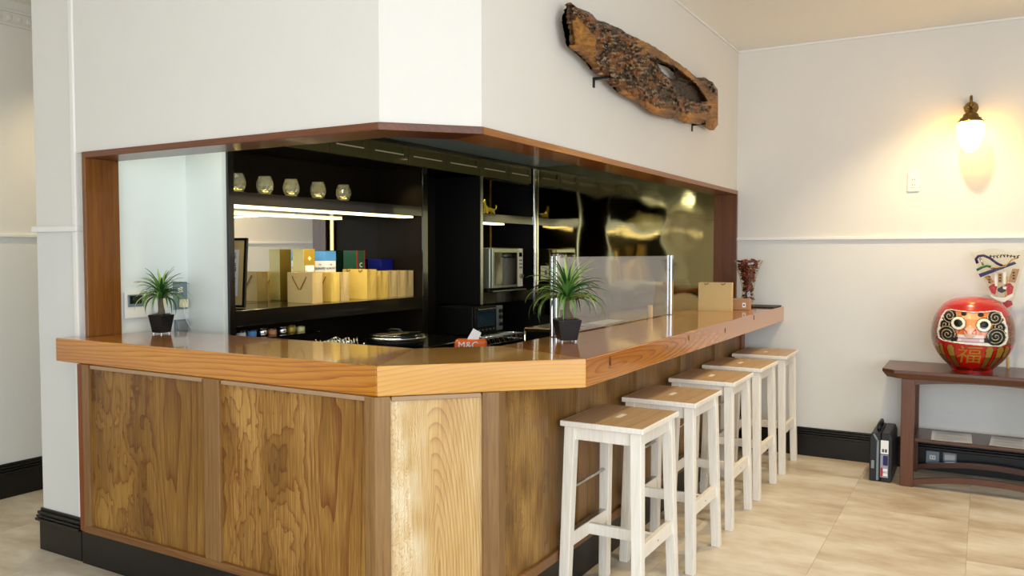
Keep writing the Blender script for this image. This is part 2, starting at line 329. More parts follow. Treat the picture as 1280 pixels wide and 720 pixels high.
def vcol_mat(name, rough, bump=0, bscale=60, coat=0):
    mt, nt, b = newmat(name); a = N(nt, 'ShaderNodeVertexColor'); a.layer_name = 'Col'
    nt.links.new(a.outputs[0], b.inputs['Base Color']); b.inputs['Roughness'].default_value = rough; b.inputs['Coat Weight'].default_value = coat
    if bump:
        tc = N(nt, 'ShaderNodeTexCoord'); n2 = N(nt, 'ShaderNodeTexNoise'); n2.inputs['Scale'].default_value = bscale; n2.inputs['Detail'].default_value = 5; nt.links.new(tc.outputs['Object'], n2.inputs['Vector'])
        bp = N(nt, 'ShaderNodeBump'); bp.inputs['Strength'].default_value = bump; bp.inputs['Distance'].default_value = 0.01; nt.links.new(n2.outputs['Fac'], bp.inputs['Height']); nt.links.new(bp.outputs[0], b.inputs['Normal'])
    return mt
M['lacquervc'] = vcol_mat('painted_lacquer', 0.22, coat=0.5); M['driftvc'] = vcol_mat('driftwood_bark', 0.5, bump=0.8, bscale=55)
def acrylic():
    mt, nt, b = newmat('clear_acrylic'); L = nt.links
    out = nt.nodes['Material Output']; tr = N(nt, 'ShaderNodeBsdfTransparent'); tr.inputs[0].default_value = (0.93, 0.93, 0.93, 1)
    df = N(nt, 'ShaderNodeBsdfDiffuse'); df.inputs[0].default_value = (0.85, 0.86, 0.85, 1)
    gl = N(nt, 'ShaderNodeBsdfGlossy'); gl.inputs['Roughness'].default_value = 0.02
    fr = N(nt, 'ShaderNodeFresnel'); fr.inputs[0].default_value = 1.45; gm = N(nt, 'ShaderNodeNewGeometry'); ff = math_(nt, 'MULTIPLY', fr.outputs[0], math_(nt, 'SUBTRACT', 1.0, gm.outputs['Backfacing']))
    m1 = N(nt, 'ShaderNodeMixShader'); m1.inputs[0].default_value = 0.13; L.new(tr.outputs[0], m1.inputs[1]); L.new(df.outputs[0], m1.inputs[2])
    m2 = N(nt, 'ShaderNodeMixShader'); L.new(ff, m2.inputs[0]); L.new(m1.outputs[0], m2.inputs[1]); L.new(gl.outputs[0], m2.inputs[2])
    L.new(m2.outputs[0], out.inputs[0]); return mt
M['acrylic'] = acrylic()
def film(name='cellophane', k_=0.35, r_=0.12):
    mt, nt, b = newmat(name); L = nt.links
    out = nt.nodes['Material Output']; tr = N(nt, 'ShaderNodeBsdfTransparent'); tr.inputs[0].default_value = (0.97, 0.96, 0.92, 1)
    gl = N(nt, 'ShaderNodeBsdfGlossy'); gl.inputs['Roughness'].default_value = r_
    fr = N(nt, 'ShaderNodeFresnel'); fr.inputs[0].default_value = 1.6; gm = N(nt, 'ShaderNodeNewGeometry')
    m2 = N(nt, 'ShaderNodeMixShader'); L.new(math_(nt, 'MULTIPLY', math_(nt, 'MULTIPLY', fr.outputs[0], k_), math_(nt, 'SUBTRACT', 1.0, gm.outputs['Backfacing'])), m2.inputs[0]); L.new(tr.outputs[0], m2.inputs[1]); L.new(gl.outputs[0], m2.inputs[2])
    L.new(m2.outputs[0], out.inputs[0]); return mt
M['film'] = film(); M['thinglass'] = film('thin_clear_glass', 1.4, 0.03)

# ------------------------------------------------------------------ the room
YB = 5.89          # back wall
XL = -4.82         # hall wall
ZC = 2.828         # ceiling
fl = struct('floor', MB().bb(XL-0.15, 3.15, -3.15, 6.6, -0.12, -0.008), M['grout'])
# tiles: 1.2 long (x) x 0.6 (y)
tm = None
TX, TY = 0.601, 1.2
def tile_grid():
    global tm
    xs = [-0.643+0.6005*i for i in range(-7, 5)]
    for i, x in enumerate(xs):
        off = 3.62 if i % 2 else 3.02
        for k in range(-2, 3):
            y0 = off+1.2*k
            y1 = y0+1.2
            if y1 < 1.3 or y0 > 5.9: continue
            if x > -3.3 and x < -1.9 and y0 > 2.6: continue
            if tm is None:
                tm = build('floor_tile', MB().bb(0.0005, 0.6, 0.0005, 1.1995, -0.008, 0), M['floor'], fl, loc=(x, y0, 0))
            else:
                c = tm.copy(); COL.objects.link(c); c.location = (x, y0, 0)
tile_grid()
rf = build('floor_finish', MB().bb(XL, 3.0, -3.0, 0.62, -0.008, -0.0002), M['floor'], fl)
kf = build('kitchen_floor', MB().bb(-3.8, -1.48, 2.35, YB, -0.008, -0.0005), M['grout'], fl)
struct('ceiling', MB().bb(XL-0.15, 3.15, -3.15, YB+0.15, ZC, ZC+0.12), M['ceil'])
ZR = 1.4989
def wall_pair(name, x0, x1, y0, y1):
    wv = MB().bb(x0, x1, y0, y1, 0, ZR, 0); o = struct(name, wv, M['wall_low'])
    build('upper_wall', MB().bb(x0, x1, y0, y1, ZR, ZC), M['wall'], o)
    return o
wall_pair('wall_back', -1.56, 3.15, YB, YB+0.15)
struct('wall_kitchen_back', MB().bb(-4.0, -1.534, YB+0.02, YB+0.15, 0, ZC), M['dark'])
wall_pair('wall_hall', XL-0.15, XL, -3.15, 6.6)
wall_pair('wall_hall_end', XL, -3.829, 6.5, 6.6)
# right wall with a big window
WR = struct('wall_right', MB().bb(3.0, 3.15, 2.35, YB, 0, ZC).bb(3.0, 3.15, -3.15, -1.95, 0, ZC).bb(3.0, 3.15, -1.95, 2.35, 0, 0.35).bb(3.0, 3.15, -1.95, 2.35, 2.55, ZC), M['wall'])
struct('wall_rear', MB().bb(XL, -2.1, -3.15, -3.0, 0, ZC).bb(2.7, 3.0, -3.15, -3.0, 0, ZC).bb(-2.1, 2.7, -3.15, -3.0, 0, 0.35).bb(-2.1, 2.7, -3.15, -3.0, 2.55, ZC), M['wall'])
wf = MB()
for y in (-1.95, -0.88, 0.2, 1.27, 2.31): wf.bb(3.03, 3.09, y, y+0.045, 0.35, 2.55)
wf.bb(3.03, 3.09, -1.95, 2.35, 0.35, 0.4).bb(3.03, 3.09, -1.95, 2.35, 2.5, 2.55)
struct('window_1', wf, M['blacktrim'])
wf = MB()
for x in (-2.1, -0.9, 0.3, 1.5, 2.655): wf.bb(x, x+0.045, -3.09, -3.03, 0.35, 2.55)
wf.bb(-2.1, 2.7, -3.09, -3.03, 0.35, 0.4).bb(-2.1, 2.7, -3.09, -3.03, 2.5, 2.55)
struct('window_2', wf, M['blacktrim'])
# counter wall: header above the opening (bent in plan), left pier
def off(path, d):   # offset an open plan path to the kitchen side (left normal), mitred
    P = [Vector((p[0], p[1])) for p in path]; R = []
    for i, p in enumerate(P):
        ns = []
        if i > 0: t = (P[i]-P[i-1]).normalized(); ns.append(Vector((-t.y, t.x)))
        if i < len(P)-1: t = (P[i+1]-P[i]).normalized(); ns.append(Vector((-t.y, t.x)))
        n = sum(ns, Vector((0, 0))).normalized(); R.append(p+n*d/max(0.3, n.dot(ns[0])))
    return [(p.x, p.y) for p in R]
WP = [(-3.54, 2.202), (-1.790, 2.202), (-1.544, 2.463), (-1.544, YB)]
inn = off(WP, 0.15)
struct('wall_counter', MB().prism(WP+inn[::-1], 1.842, ZC), M['wall'])
pier = wall_pair('wall_pier', -3.80, -3.455, 2.232, 2.36)
# pilaster skin on the pier
for z0, z1, mt in ((0.0, ZR, 'wall_low'), (ZR, ZC, 'wall')):
    build('pilaster_face', MB().bb(-3.829, -3.535, 2.205, 2.3, z0, z1), M[mt], pier, bevel=0.004)
build('kitchen_side_wall', MB().bb(-3.829, -3.45, 2.36, YB+0.02, 0, ZC), M['white_int'], pier)
build('bead', MB().bb(-3.537, -3.505, 2.195, 2.235, 0.2, ZC), M['rail'], pier, bevel=0.006)
# wall strip under the opening at left of the counter base
build('lower_pier', MB().bb(-3.455, -3.36, 2.232, 2.36, 0, 0.92), M['wall_low'], pier)
# chair rails and baseboards
def rail(name, x0, x1, y0, y1, z=ZR, n=(0, -1)):
    mb = MB().bb(x0, x1, y0, y1, z-0.011, z+0.011)
    return struct(name, mb, M['rail'], bevel=0.005, seg=3)
rail('trim_1', -1.544, 3.0, YB-0.016, YB)
rail('trim_2', XL, XL+0.016, -3.0, 6.5)
struct('trim_3', MB().bb(-3.845, -3.497, 2.189, 2.24, ZR-0.006, ZR+0.022), M['rail'], bevel=0.006, seg=3)
rail('trim_4', 2.984, 3.0, 2.35, YB)
def base_profile(name, x0, x1, y0, y1, dirx, diry):
    """black skirting, stepped mouldings on top; room side is towards (dirx, diry)"""
    mb = MB()
    for z0, z1, t in ((0, 0.135, 0.018), (0.135, 0.152, 0.03), (0.155, 0.166, 0.026), (0.168, 0.182, 0.020), (0.182, 0.196, 0.012)):
        if diry: mb.bb(x0, x1, y0 if diry > 0 else y0-t, y0+t if diry > 0 else y0, z0, z1)
        else: mb.bb(x0 if dirx > 0 else x0-t, x0+t if dirx > 0 else x0, y0, y1, z0, z1)
    return struct(name, mb, M['blacktrim'], bevel=0.003)
base_profile('baseboard_back', -1.534, 3.0, YB, YB, 0, -1)
base_profile('baseboard_hall', XL, XL, -3.0, 6.5, 1, 0)
base_profile('baseboard_right', 3.0, 3.0, -3.0, YB, -1, 0)
base_profile('baseboard_rear', XL, 3.0, -3.0, -3.0, 0, 1)
mb = MB()
for z0, z1, t in ((0, 0.14, 0.012), (0.14, 0.152, 0.026), (0.156, 0.166, 0.022), (0.170, 0.184, 0.018), (0.184, 0.198, 0.008)):
    mb.bb(-3.829-t, -3.515, 2.205-t, 2.34, z0, z1)
struct('baseboard_pier', mb, M['blacktrim'], bevel=0.002)
# small ceiling coves
struct('trim_5', MB().prism([(-1.544, YB-0.012), (3.0, YB-0.012), (3.0, YB), (-1.544, YB)], ZC-0.014, ZC), M['rail'], bevel=0.003)
struct('trim_6', MB().bb(-1.544, -1.532, 2.463, YB-0.012, ZC-0.014, ZC), M['rail'], bevel=0.003)
fz = MB().bb(XL, XL+0.012, -3, 6.5, 2.685, 2.70).bb(XL, XL+0.012, -3, 6.5, 2.762, 2.777)
tr = struct('trim_7', fz, M['wall'], bevel=0.003)
dots = MB()
for k in range(60): dots.box((XL+0.004, 1.0+k*0.055, 2.731), (0.012, 0.022, 0.03))
tag(build('relief', dots, M['wall'], tr, bevel=0.004), kind='stuff')
# opening frame: header boards and jambs
FP = [(-3.45, 2.192), (-1.7856, 2.192), (-1.534, 2.459), (-1.534, YB-0.002)]
FI = off(FP, 0.163)
hd = []
for i in range(3):
    hb = MB().prism([FP[i], FP[i+1], FI[i+1], FI[i]], 1.8157, 1.8425)
    hd.append(struct('trim_%d' % (8+i), hb, M['trimwood'] if i < 2 else M['trimwoodY'], bevel=0.002))
struct('trim_11', MB().bb(-3.45, -3.427, 2.192, 2.355, 1.0272, 1.8157), M['jamb'], bevel=0.002)
struct('trim_12', MB().bb(-1.70, -1.534, YB-0.026, YB-0.001, 1.0272, 1.8157), M['jambR'], bevel=0.002)
# glossy dark kitchen ceiling, reflected window light put into its pale blue colour
struct('ceiling_kitchen', MB().prism([(-3.45, 2.36), (inn[1][0], inn[1][1]), (inn[2][0], inn[2][1]), (-1.70, YB+0.02), (-3.45, YB+0.02)], 2.095, 2.13), M['kceil'])
struct('trim_13', MB().bb(-3.185, -3.15, 2.8, YB, 2.072, 2.094), M['blackcab'], bevel=0.004)
# stainless cladding of the kitchen back wall (three sheets)
sw = thing('steel_wall_cladding', 'wavy yellowish stainless steel sheets covering the kitchen back wall', 'wall cladding', (0, YB+0.018, 0))
for x0, x1 in ((-3.185, -2.435), (-2.433, -1.705)):
    build('steel_sheet', MB().bb(x0, x1, -0.012, 0, 0.9, 2.094), M['stainless'], sw)
build('edge_post', MB().bb(-3.195, -3.165, -0.05, -0.014, 0.9, 2.094), M['chrome'], sw, bevel=0.012, seg=3)

# ------------------------------------------------------------------ counter
ZT = 1.0271; ZB = 0.925
ct = thing('countertop', 'thick honey coloured cedar bar top with glossy varnish, bent around the corner', 'countertop')
A = [(-3.52, 2.099), (-1.7244, 2.099), (-1.919, 2.569), (-3.446, 2.569), (-3.446, 2.192), (-3.52, 2.192)]
c1 = build('top_section', MB().prism([(x+3.52, y-2.099) for x, y in A], ZB-ZT, 0), M['ct1'], ct, bevel=0.004, loc=(-3.52, 2.099, ZT)); c1['label'] = 'left bar top section'
B = Vector((-1.7244, 2.099)); Cc = Vector((-1.2061, 2.6163)); th = math.atan2(Cc.y-B.y, Cc.x-B.x)
def toloc(p):
    d = Vector(p)-B; return (d.x*cos(th)+d.y*sin(th), -d.x*sin(th)+d.y*cos(th))
c2 = build('top_section', MB().prism([toloc(p) for p in (B, Cc, (-1.676, 2.811), (-1.919, 2.569))], ZB-ZT, 0), M['ct2'], ct, bevel=0.004, loc=(B.x, B.y, ZT), rot=(0, 0, th)); c2['label'] = 'pale slanted middle section'
# right: local x along +Y
c3 = build('top_section', MB().prism([(0, 0), (YB-0.004-2.6163, 0), (YB-0.004-2.6163, 0.47), (0.195, 0.47)], ZB-ZT, 0), M['ct3'], ct, bevel=0.004, loc=(-1.2061, 2.6163, ZT), rot=(0, 0, pi/2)); c3['label'] = 'long bar top section on the stool side'
# knots in the edge
M['knot'] = mat('wood_knot', (92, 44, 24), 0.4, var=0.4, nscale=150)
for x, z, s in ((0.21, -0.033, 1.0), (1.15, -0.03, 0.8), (1.78, -0.045, 0.9), (2.42, -0.02, 1.0)):
    vs = [(x, -0.0012, z)]+[(x+0.010*s*cos(a*pi/6), -0.0009, z+0.017*s*sin(a*pi/6)) for a in range(12)]
    build('knot', MB().add(vs, [(0, i+1, (i+1) % 12+1) for i in range(12)]), M['knot'], c3)

cb = thing('counter_base', 'panelled wooden counter front with figured boards between plain posts', 'counter')
yL = 2.086; xR = -1.425; zb, zt = 0.203, ZB
# each board and post separate
def slabL(name, x0, x1, z0, z1, mt, y=yL, t=0.03, **k):
    return build(name, MB().bb(x0, x1, y, y+t, z0, z1), M[mt], cb, **k)
build('post', MB().bb(-3.355, -3.318, yL+0.004, 2.22, zb, zt), M['postdark'], cb, bevel=0.003)
slabL('post', -3.318, -3.272, zb, zt, 'post', t=0.05, bevel=0.003)
slabL('post', -2.556, -2.470, zb, zt, 'post', t=0.05, bevel=0.003)
slabL('panel', -3.272, -2.556, zb+0.03, zt-0.008, 'pn1', y=yL+0.014)
slabL('panel', -2.470, -1.765, zb+0.03, zt-0.008, 'pn2', y=yL+0.014)
slabL('bottom_rail', -3.318, -1.745, zb, zb+0.031, 'railwood', y=yL-0.003, t=0.055, bevel=0.004)
slabL('top_rail', -3.262, -2.566, zt-0.016, zt-0.001, 'toprail', y=yL+0.002, t=0.03, bevel=0.003)
slabL('top_rail', -2.460, -1.768, zt-0.016, zt-0.001, 'toprail', y=yL+0.002, t=0.03, bevel=0.003)
# corner post B
P0 = Vector((-1.7235, yL)); P1 = Vector((xR, yL+(xR+1.7235))); dirc = (P1-P0).normalized(); nin = Vector((-dirc.y, dirc.x)); Lc = (P1-P0).length
def cpt(s, d): q = P0+dirc*s+nin*d; return (q.x, q.y)
def chpr(name, s0, s1, d0, d1, z0, z1, mt, **k):   # build in local frame of the slanted face
    return build(name, MB().bb(s0, s1, d0, d1, z0, z1), M[mt], cb, loc=(P0.x, P0.y, 0), rot=(0, 0, pi/4), **k)
build('post', MB().prism([(-1.765, yL), (P0.x, P0.y), cpt(0.052, 0), cpt(0.052, 0.045), (-1.765, yL+0.05)], zb, zt), M['post'], cb, bevel=0.002)
chpr('panel', 0.052, Lc-0.058, 0.013, 0.04, zb+0.03, zt-0.008, 'pn3')
chpr('bottom_rail', 0.02, Lc-0.02, -0.003, 0.05, zb, zb+0.031, 'railwood', bevel=0.004)
chpr('top_rail', 0.056, Lc-0.062, 0.002, 0.03, zt-0.016, zt-0.001, 'toprail', bevel=0.003)
build('post', MB().prism([cpt(Lc-0.058, 0), (P1.x, P1.y), (xR, P1.y+0.042), (xR-0.05, P1.y+0.042), cpt(Lc-0.058, 0.045)], zb, zt), M['post'], cb, bevel=0.002)
ys = [P1.y+0.042, 3.02, 3.10, 3.67, 3.75, 4.32, 4.40, 4.97, 5.05, 5.62, 5.70]
for i in range(0, 10, 2):
    y0, y1 = ys[i], ys[i+1]
    build('panel', MB().bb(-0.04, -0.013, y0-P1.y-0.042, y1-P1.y-0.042, zb+0.03, zt-0.004), M['pn4'], cb, loc=(xR, P1.y+0.042, 0))
    build('post', MB().bb(xR-0.05, xR, y1, ys[i+2] if i+2 < len(ys) else y1+0.08, zb, zt), M['post' if i < 8 else 'postdark'], cb, bevel=0.002)
build('bottom_rail', MB().bb(-0.05, 0.003, 0.02, 5.70-P1.y, zb-0.01, zb+0.03), M['railwood'], cb, bevel=0.004, loc=(xR, P1.y, 0))
build('kickboard', MB().bb(-3.50, -1.77, 2.188, 2.2, 0, zb).bb(-3.318, -1.75, 2.10, 2.2, zb-0.012, zb), M['blacktrim'], cb)
k1 = P0+Vector((-0.045, 0.102))
build('kickboard', MB().prism([(k1.x, 2.188), (-1.482, 2.188+(-1.482-k1.x)), (-1.482, 5.70), (-1.495, 5.70), (-1.495, 2.20+(-1.482-k1.x)), (k1.x, 2.2)], 0, zb-0.01), M['blacktrim'], cb)
build('carcass', MB().prism([(-3.355, 2.2), (-1.77, 2.2), (-1.5, 2.48), (-1.5, 5.70), (-1.53, 5.70), (-1.53, 2.5), (-1.79, 2.24), (-3.355, 2.24)], 0.0, ZB), M['dark'], cb)

# inner steel worktop behind the bar
wt = thing('kitchen_worktop', 'dark steel kitchen worktop running behind the long bar side', 'worktop')
build('steel_top', MB().bb(-2.45, -1.70, 4.40, YB, 0.915, 0.94), M['darksteel'], wt, bevel=0.004)
build('cabinet_body', MB().bb(-2.40, -1.72, 4.43, YB, 0.0, 0.914), M['blackcab'], wt)

# ------------------------------------------------------------------ stools
def leg_mb(tx, ty, bx, by, h=0.728, a=0.021):
    mb = MB(); q = [(-a, -a), (a, -a), (a, a), (-a, a)]
    return mb.hexa([(bx+i*0.95, by+j*0.95, 0) for i, j in q], [(tx+i*1.05, ty+j*1.05, h) for i, j in q])
def lerp(a, b, t): return a+(b-a)*t
def make_stool(label):
    t = thing('bar_stool', label, 'stool', (0, 0, 0), 0, 'bar stools along the counter')
    TX_, TY_, BX, BY = 0.136, 0.170, 0.154, 0.197
    for sx in (-1, 1):
        for sy in (-1, 1): build('leg', leg_mb(sx*TX_, sy*TY_, sx*BX, sy*BY), M['stool'], t, bevel=0.003)
    # seat: planks running front to back of the slot, slot cut in the middle
    n = 6; W, Ls = 0.330, 0.40
    edges = [-W/2+W*i/n for i in range(n+1)]
    for i in range(n):
        x0, x1 = edges[i]+0.0003, edges[i+1]-0.0003
        mb = MB()
        if i in (2, 3):
            sx0, sx1 = (-0.014, x1) if i == 2 else (x0, 0.014)
            for (ya, yb) in ((-Ls/2, -0.047), (0.047, Ls/2)): mb.bb(x0, x1, ya, yb, 0.729, 0.75)
            if i == 2: mb.bb(x0, -0.014, -0.047, 0.047, 0.729, 0.75)
            else: mb.bb(0.014, x1, -0.047, 0.047, 0.729, 0.75)
        else: mb.bb(x0, x1, -Ls/2, Ls/2, 0.729, 0.75)
        build('seat_plank', mb, M['seat'], t)
    sl_ = build('hand_slot', MB().bb(-0.0142, 0.0142, -0.0472, 0.0472, 0.7335, 0.7478), M['rail'], t, bevel=0.003); sl_['label'] = 'white hand slot in the middle of the seat'
    # white rounded seat edge
    eb = MB()
    eb.bb(-W/2-0.006, W/2+0.006, -Ls/2-0.006, -Ls/2+0.001, 0.728, 0.7495).bb(-W/2-0.006, W/2+0.006, Ls/2-0.001, Ls/2+0.006, 0.728, 0.7495)
    eb.bb(-W/2-0.006, -W/2+0.001, -Ls/2, Ls/2, 0.728, 0.7495).bb(W/2-0.001, W/2+0.006, -Ls/2, Ls/2, 0.728, 0.7495)
    build('seat_edge', eb, M['stool'], t, bevel=0.004, seg=3)
    # aprons
    for s in (-1, 1):
        build('apron', MB().bb(-0.118, 0.118, s*0.170-0.011, s*0.170+0.011, 0.676, 0.726), M['stool'], t, bevel=0.002)
        build('apron', MB().bb(s*0.138-0.011, s*0.138+0.011, -0.152, 0.152, 0.676, 0.726), M['stool'], t, bevel=0.002)
    f = 1-0.27/0.728; xs = lerp(TX_, BX, f)
    for s in (-1, 1):
        build('rung', MB().bb(s*xs-0.011, s*xs+0.011, -0.168, 0.168, 0.245, 0.3), M['stool'], t, bevel=0.002)
    build('cross_rung', MB().bb(-xs+0.01, xs-0.01, -0.011, 0.011, 0.25, 0.295), M['stool'], t, bevel=0.002)
    mr = build('foot_plate', MB().bb(-xs-0.012, -xs+0.012, -0.168, 0.168, 0.3005, 0.304), M['steel'], t); mr['label'] = 'metal plate on the footrest'
    rd = build('foot_rod', MB().tube([(-0.142, -0.172, 0.478), (-0.142, 0.172, 0.478)], 0.006, 8), M['chrome'], t, smooth=True); rd['label'] = 'thin metal rod'
    for s in (-1, 1):
        build('screw', MB().tube([(s*xs, 0.0, 0.272), (s*(xs+0.0125), 0.0, 0.272)], 0.004, 8), M['steel'], t)
    return t
SY = [3.035, 3.635, 4.285, 4.865, 5.495]; SX = [-1.246, -1.236, -1.244, -1.24, -1.238]
SL = ['whitewashed bar stool nearest the camera, at the near end of the row', 'second whitewashed bar stool from the near end of the counter row',
      'middle one of the five whitewashed bar stools by the counter', 'fourth whitewashed bar stool, next to the farthest one', 'farthest whitewashed bar stool, standing by the white back wall']
st = make_stool(SL[0]); st.location = (SX[0], SY[0], 0)
for i in range(1, 5): dup(st, (SX[i], SY[i], 0), [0, 0, 0.01, -0.01, 0.015][i], SL[i])

# ------------------------------------------------------------------ kitchen cabinets (front plane x = -3.18)
XF = -3.18; XBk = -3.449
XN = -3.56
def kb(name, x0, x1, y0, y1, z0, z1, mt, parent, **k): return build(name, MB().bb(x0, x1, y0, y1, z0, z1), M[mt], parent, **k)
# deep cut: kitchen side wall sits behind the niches
for o in list(pier.children):
    if o.name.startswith('kitchen_side_wall'): 
        me = o.data; mbx = MB().bb(-3.829, -3.45, 2.36, 2.762, 0, ZC).bb(-3.829, XF-0.012, 2.735, 2.764, 0, ZC).bb(-3.829, -3.70, 2.764, YB+0.02, 0, ZC)
        me.clear_geometry(); me.from_pydata(mbx.v, [], mbx.f)
build('dark_kitchen_wall', MB().bb(-3.70, -3.66, 2.80, YB+0.02, 0, ZC), M['dark'], pier)
dc = thing('display_cabinet', 'tall black display cabinet with open shelves and mirrored back', 'cabinet')
kb('side_panel', -3.64, XF-0.02, 2.766, 2.79, 0, 1.955, 'blackcab', dc, bevel=0.002)
kb('front_stile', XF-0.012, XF+0.004, 2.76, 2.795, 0, 2.094, 'blackcab', dc, bevel=0.002)
kb('side_panel', -3.64, XF, 4.36, 4.385, 0, 1.955, 'browndark', dc, bevel=0.002)
kb('front_stile', XF-0.005, XF+0.004, 4.345, 4.40, 0, 1.957, 'blackcab', dc, bevel=0.002)
kb('back_board', -3.64, -3.585, 2.79, 4.36, 0, 1.955, 'browndark', dc)
kb('niche_top', XN, XF-0.022, 2.79, 4.36, 1.956, 1.972, 'blackcab', dc)
kb('shelf', -3.583, XF, 2.79, 4.36, 1.636, 1.70, 'blackcab', dc, bevel=0.003)
kb('shelf', -3.583, XF, 2.79, 4.36, 1.035, 1.115, 'blackcab', dc, bevel=0.003)
mi = kb('mirror', -3.584, -3.562, 2.79, 4.36, 1.116, 1.635, 'mirror', dc); mi['label'] = 'mirror at the back of the shelf'
kb('glass_shelf', -3.583, XF-0.02, 2.79, 3.42, 0.955, 0.963, 'glass', dc)
for y_ in (2.865, 3.05, 3.235, 3.44, 3.65): build('lamp_disc', MB().lathe([(0.001, 0.0), (0.02, 0.0)], 16, (-3.235, y_, 1.7006), cap=False), M['discglow'], dc)
lt = kb('lamp_tube', -3.30, -3.22, 2.82, 4.30, 1.626, 1.635, 'stripglow', dc, bevel=0.002); lt['label'] = 'glowing lamp strip under the shelf'
# wall cabinet doors above
wc = thing('upper_cabinet_row', 'row of dark olive panelled doors high under the kitchen ceiling', 'cabinet')
kb('carcass', -3.583, XF-0.02, 2.79, YB-0.02, 1.974, 2.09, 'blackcab', wc)
yd = [2.80, 3.14, 3.48, 3.82, 4.20, 4.62, 5.06, 5.46, YB-0.06]
for i in range(8):
    y0, y1 = yd[i]+0.003, yd[i+1]-0.003
    d = MB(); z0, z1 = 1.957, 2.072
    d.bb(XF-0.02, XF-0.008, y0, y1, z0, z1).bb(XF-0.008, XF, y0, y1, z0, z0+0.058).bb(XF-0.008, XF, y0, y1, z1-0.008, z1).bb(XF-0.008, XF, y0, y0+0.05, z0+0.058, z1-0.008).bb(XF-0.008, XF, y1-0.05, y1, z0+0.058, z1-0.008)
    do = build('door', d, M['olive'], wc, bevel=0.002)
    kb('bead', XF-0.008, XF+0.003, y0+0.05, y1-0.05, z0+0.055, z0+0.062, 'plasticcream', do)  # highlight along the lower bead put in as cream colour
# dark recess (passage) between the two cabinets
rc = thing('dark_recess_door', 'plain black door panel in the recess between the two cabinets', 'door')
kb('panel', -3.60, -3.575, 4.386, 5.05, 0, 1.955, 'dark', rc); kb('edge_strip', -3.575, -3.565, 4.86, 4.875, 0, 1.955, 'steel', rc)
ac = thing('appliance_cabinet', 'black cabinet with open shelves holding the microwave', 'cabinet')
kb('side_panel', -3.64, XF, 5.052, 5.077, 1.02, 1.955, 'dark', ac); kb('side_edge', XF-0.004, XF+0.004, 5.05, 5.085, 1.02, 1.955, 'steel', ac)
kb('back_board', -3.64, -3.62, 5.077, 5.86, 1.02, 1.955, 'browndark', ac)
kb('shelf', -3.62, XF, 5.077, 5.86, 1.625, 1.69, 'blackcab', ac, bevel=0.003)
kb('shelf', -3.62, XF, 5.077, 5.86, 1.02, 1.105, 'blackcab', ac, bevel=0.003)
kb('niche_top', -3.62, XF-0.022, 5.077, 5.86, 1.94, 1.955, 'blackcab', ac)
for z0, z1 in ((1.105, 1.625), (1.69, 1.94)):
    kb('divider', -3.62, -3.40, 5.54, 5.56, z0, z1, 'blackcab', ac)
    kb('divider_edge', -3.40, -3.395, 5.537, 5.563, z0, z1, 'brass', ac)
kb('lamp_tube', -3.32, -3.24, 5.09, 5.50, 1.616, 1.624, 'stripglow', ac)
# low black base cabinet under the display niche
bc = thing('base_cabinet', 'low black kitchen cabinet below the display shelves', 'cabinet')
kb('body', -3.17, -2.78, 2.9, 4.38, 0.0, 0.84, 'blackcab', bc, bevel=0.004); kb('top', -3.175, -2.76, 2.88, 4.40, 0.84, 0.86, 'blackcab', bc, bevel=0.003)

# ------------------------------------------------------------------ things on the display shelves
gl_prof = [(0.024, 0.0), (0.030, 0.004), (0.038, 0.02), (0.043, 0.04), (0.041, 0.06), (0.034, 0.082), (0.031, 0.092), (0.0285, 0.092), (0.0315, 0.080), (0.038, 0.06), (0.0395, 0.04), (0.034, 0.022), (0.024, 0.012), (0.0, 0.010)]
def glass_thing(label):
    t = thing('whisky_glass', label, 'glass', (0, 0, 0), 0, 'cut glasses on the top shelf')
    mb = MB(); n = 24; vs = []; fs = []
    pf = gl_prof
    for i, (r, z) in enumerate(pf):
        for k in range(n):
            q = r*(1+(0.05 if k % 2 else -0.03)*(1 if 1 <= i <= 4 else 0)); a = 2*pi*(k+0.5*(i % 2))/n
            vs.append((q*cos(a), q*sin(a), z))
    for i in range(len(pf)-1):
        for k in range(n): fs.append((i*n+k, i*n+(k+1) % n, (i+1)*n+(k+1) % n, (i+1)*n+k))
    fs.append(tuple(range(n-1, -1, -1)))
    mb.add(vs, fs); build('bowl', mb, M['cutglass'], t)
    return t
GL = [(-3.235, 2.865, 'cut crystal tumbler at the left end, half hidden by the cabinet post'), (-3.235, 3.05, 'second and largest looking crystal tumbler from the left on the top shelf'),
      (-3.235, 3.235, 'middle one of the five crystal tumblers on the top shelf'), (-3.235, 3.44, 'fourth crystal tumbler from the left on the top shelf'), (-3.235, 3.65, 'rightmost crystal tumbler, narrower at its foot')]
g0 = glass_thing(GL[0][2]); g0.location = (GL[0][0], GL[0][1], 1.702)
for x, y, l in GL[1:]: dup(g0, (x, y, 1.702), 0.2, l)

def paper_bag(w_, d_, h_, m1, handles=True, name='paper_bag', flare=0.0):
    """local: front faces -Y, width along x, gussets on +-x folded slightly in"""
    mb = MB(); x, y = w_/2, d_/2; fl_ = flare
    # outer shell with folded gusset, wall thickness by inner copy
    def ring(z, s, g): return [(-x*s, -y*s, z), (x*s, -y*s, z), (x*s-g, 0, z), (x*s, y*s, z), (-x*s, y*s, z), (-x*s+g, 0, z)]
    rs = [ring(0, 1, 0.0), ring(h_*0.25, 1, 0.002), ring(h_, 1+fl_, 0.012), ring(h_-0.0005, (1+fl_)*0.985, 0.013), ring(0.004, 0.975, 0.003)]
    vs = [v for r_ in rs for v in r_]; fs = [tuple(range(5, -1, -1)), tuple(range(24, 30))]
    for i in range(4):
        for k in range(6): fs.append((i*6+k, i*6+(k+1) % 6, (i+1)*6+(k+1) % 6, (i+1)*6+k))
    mb.add(vs, fs); return mb
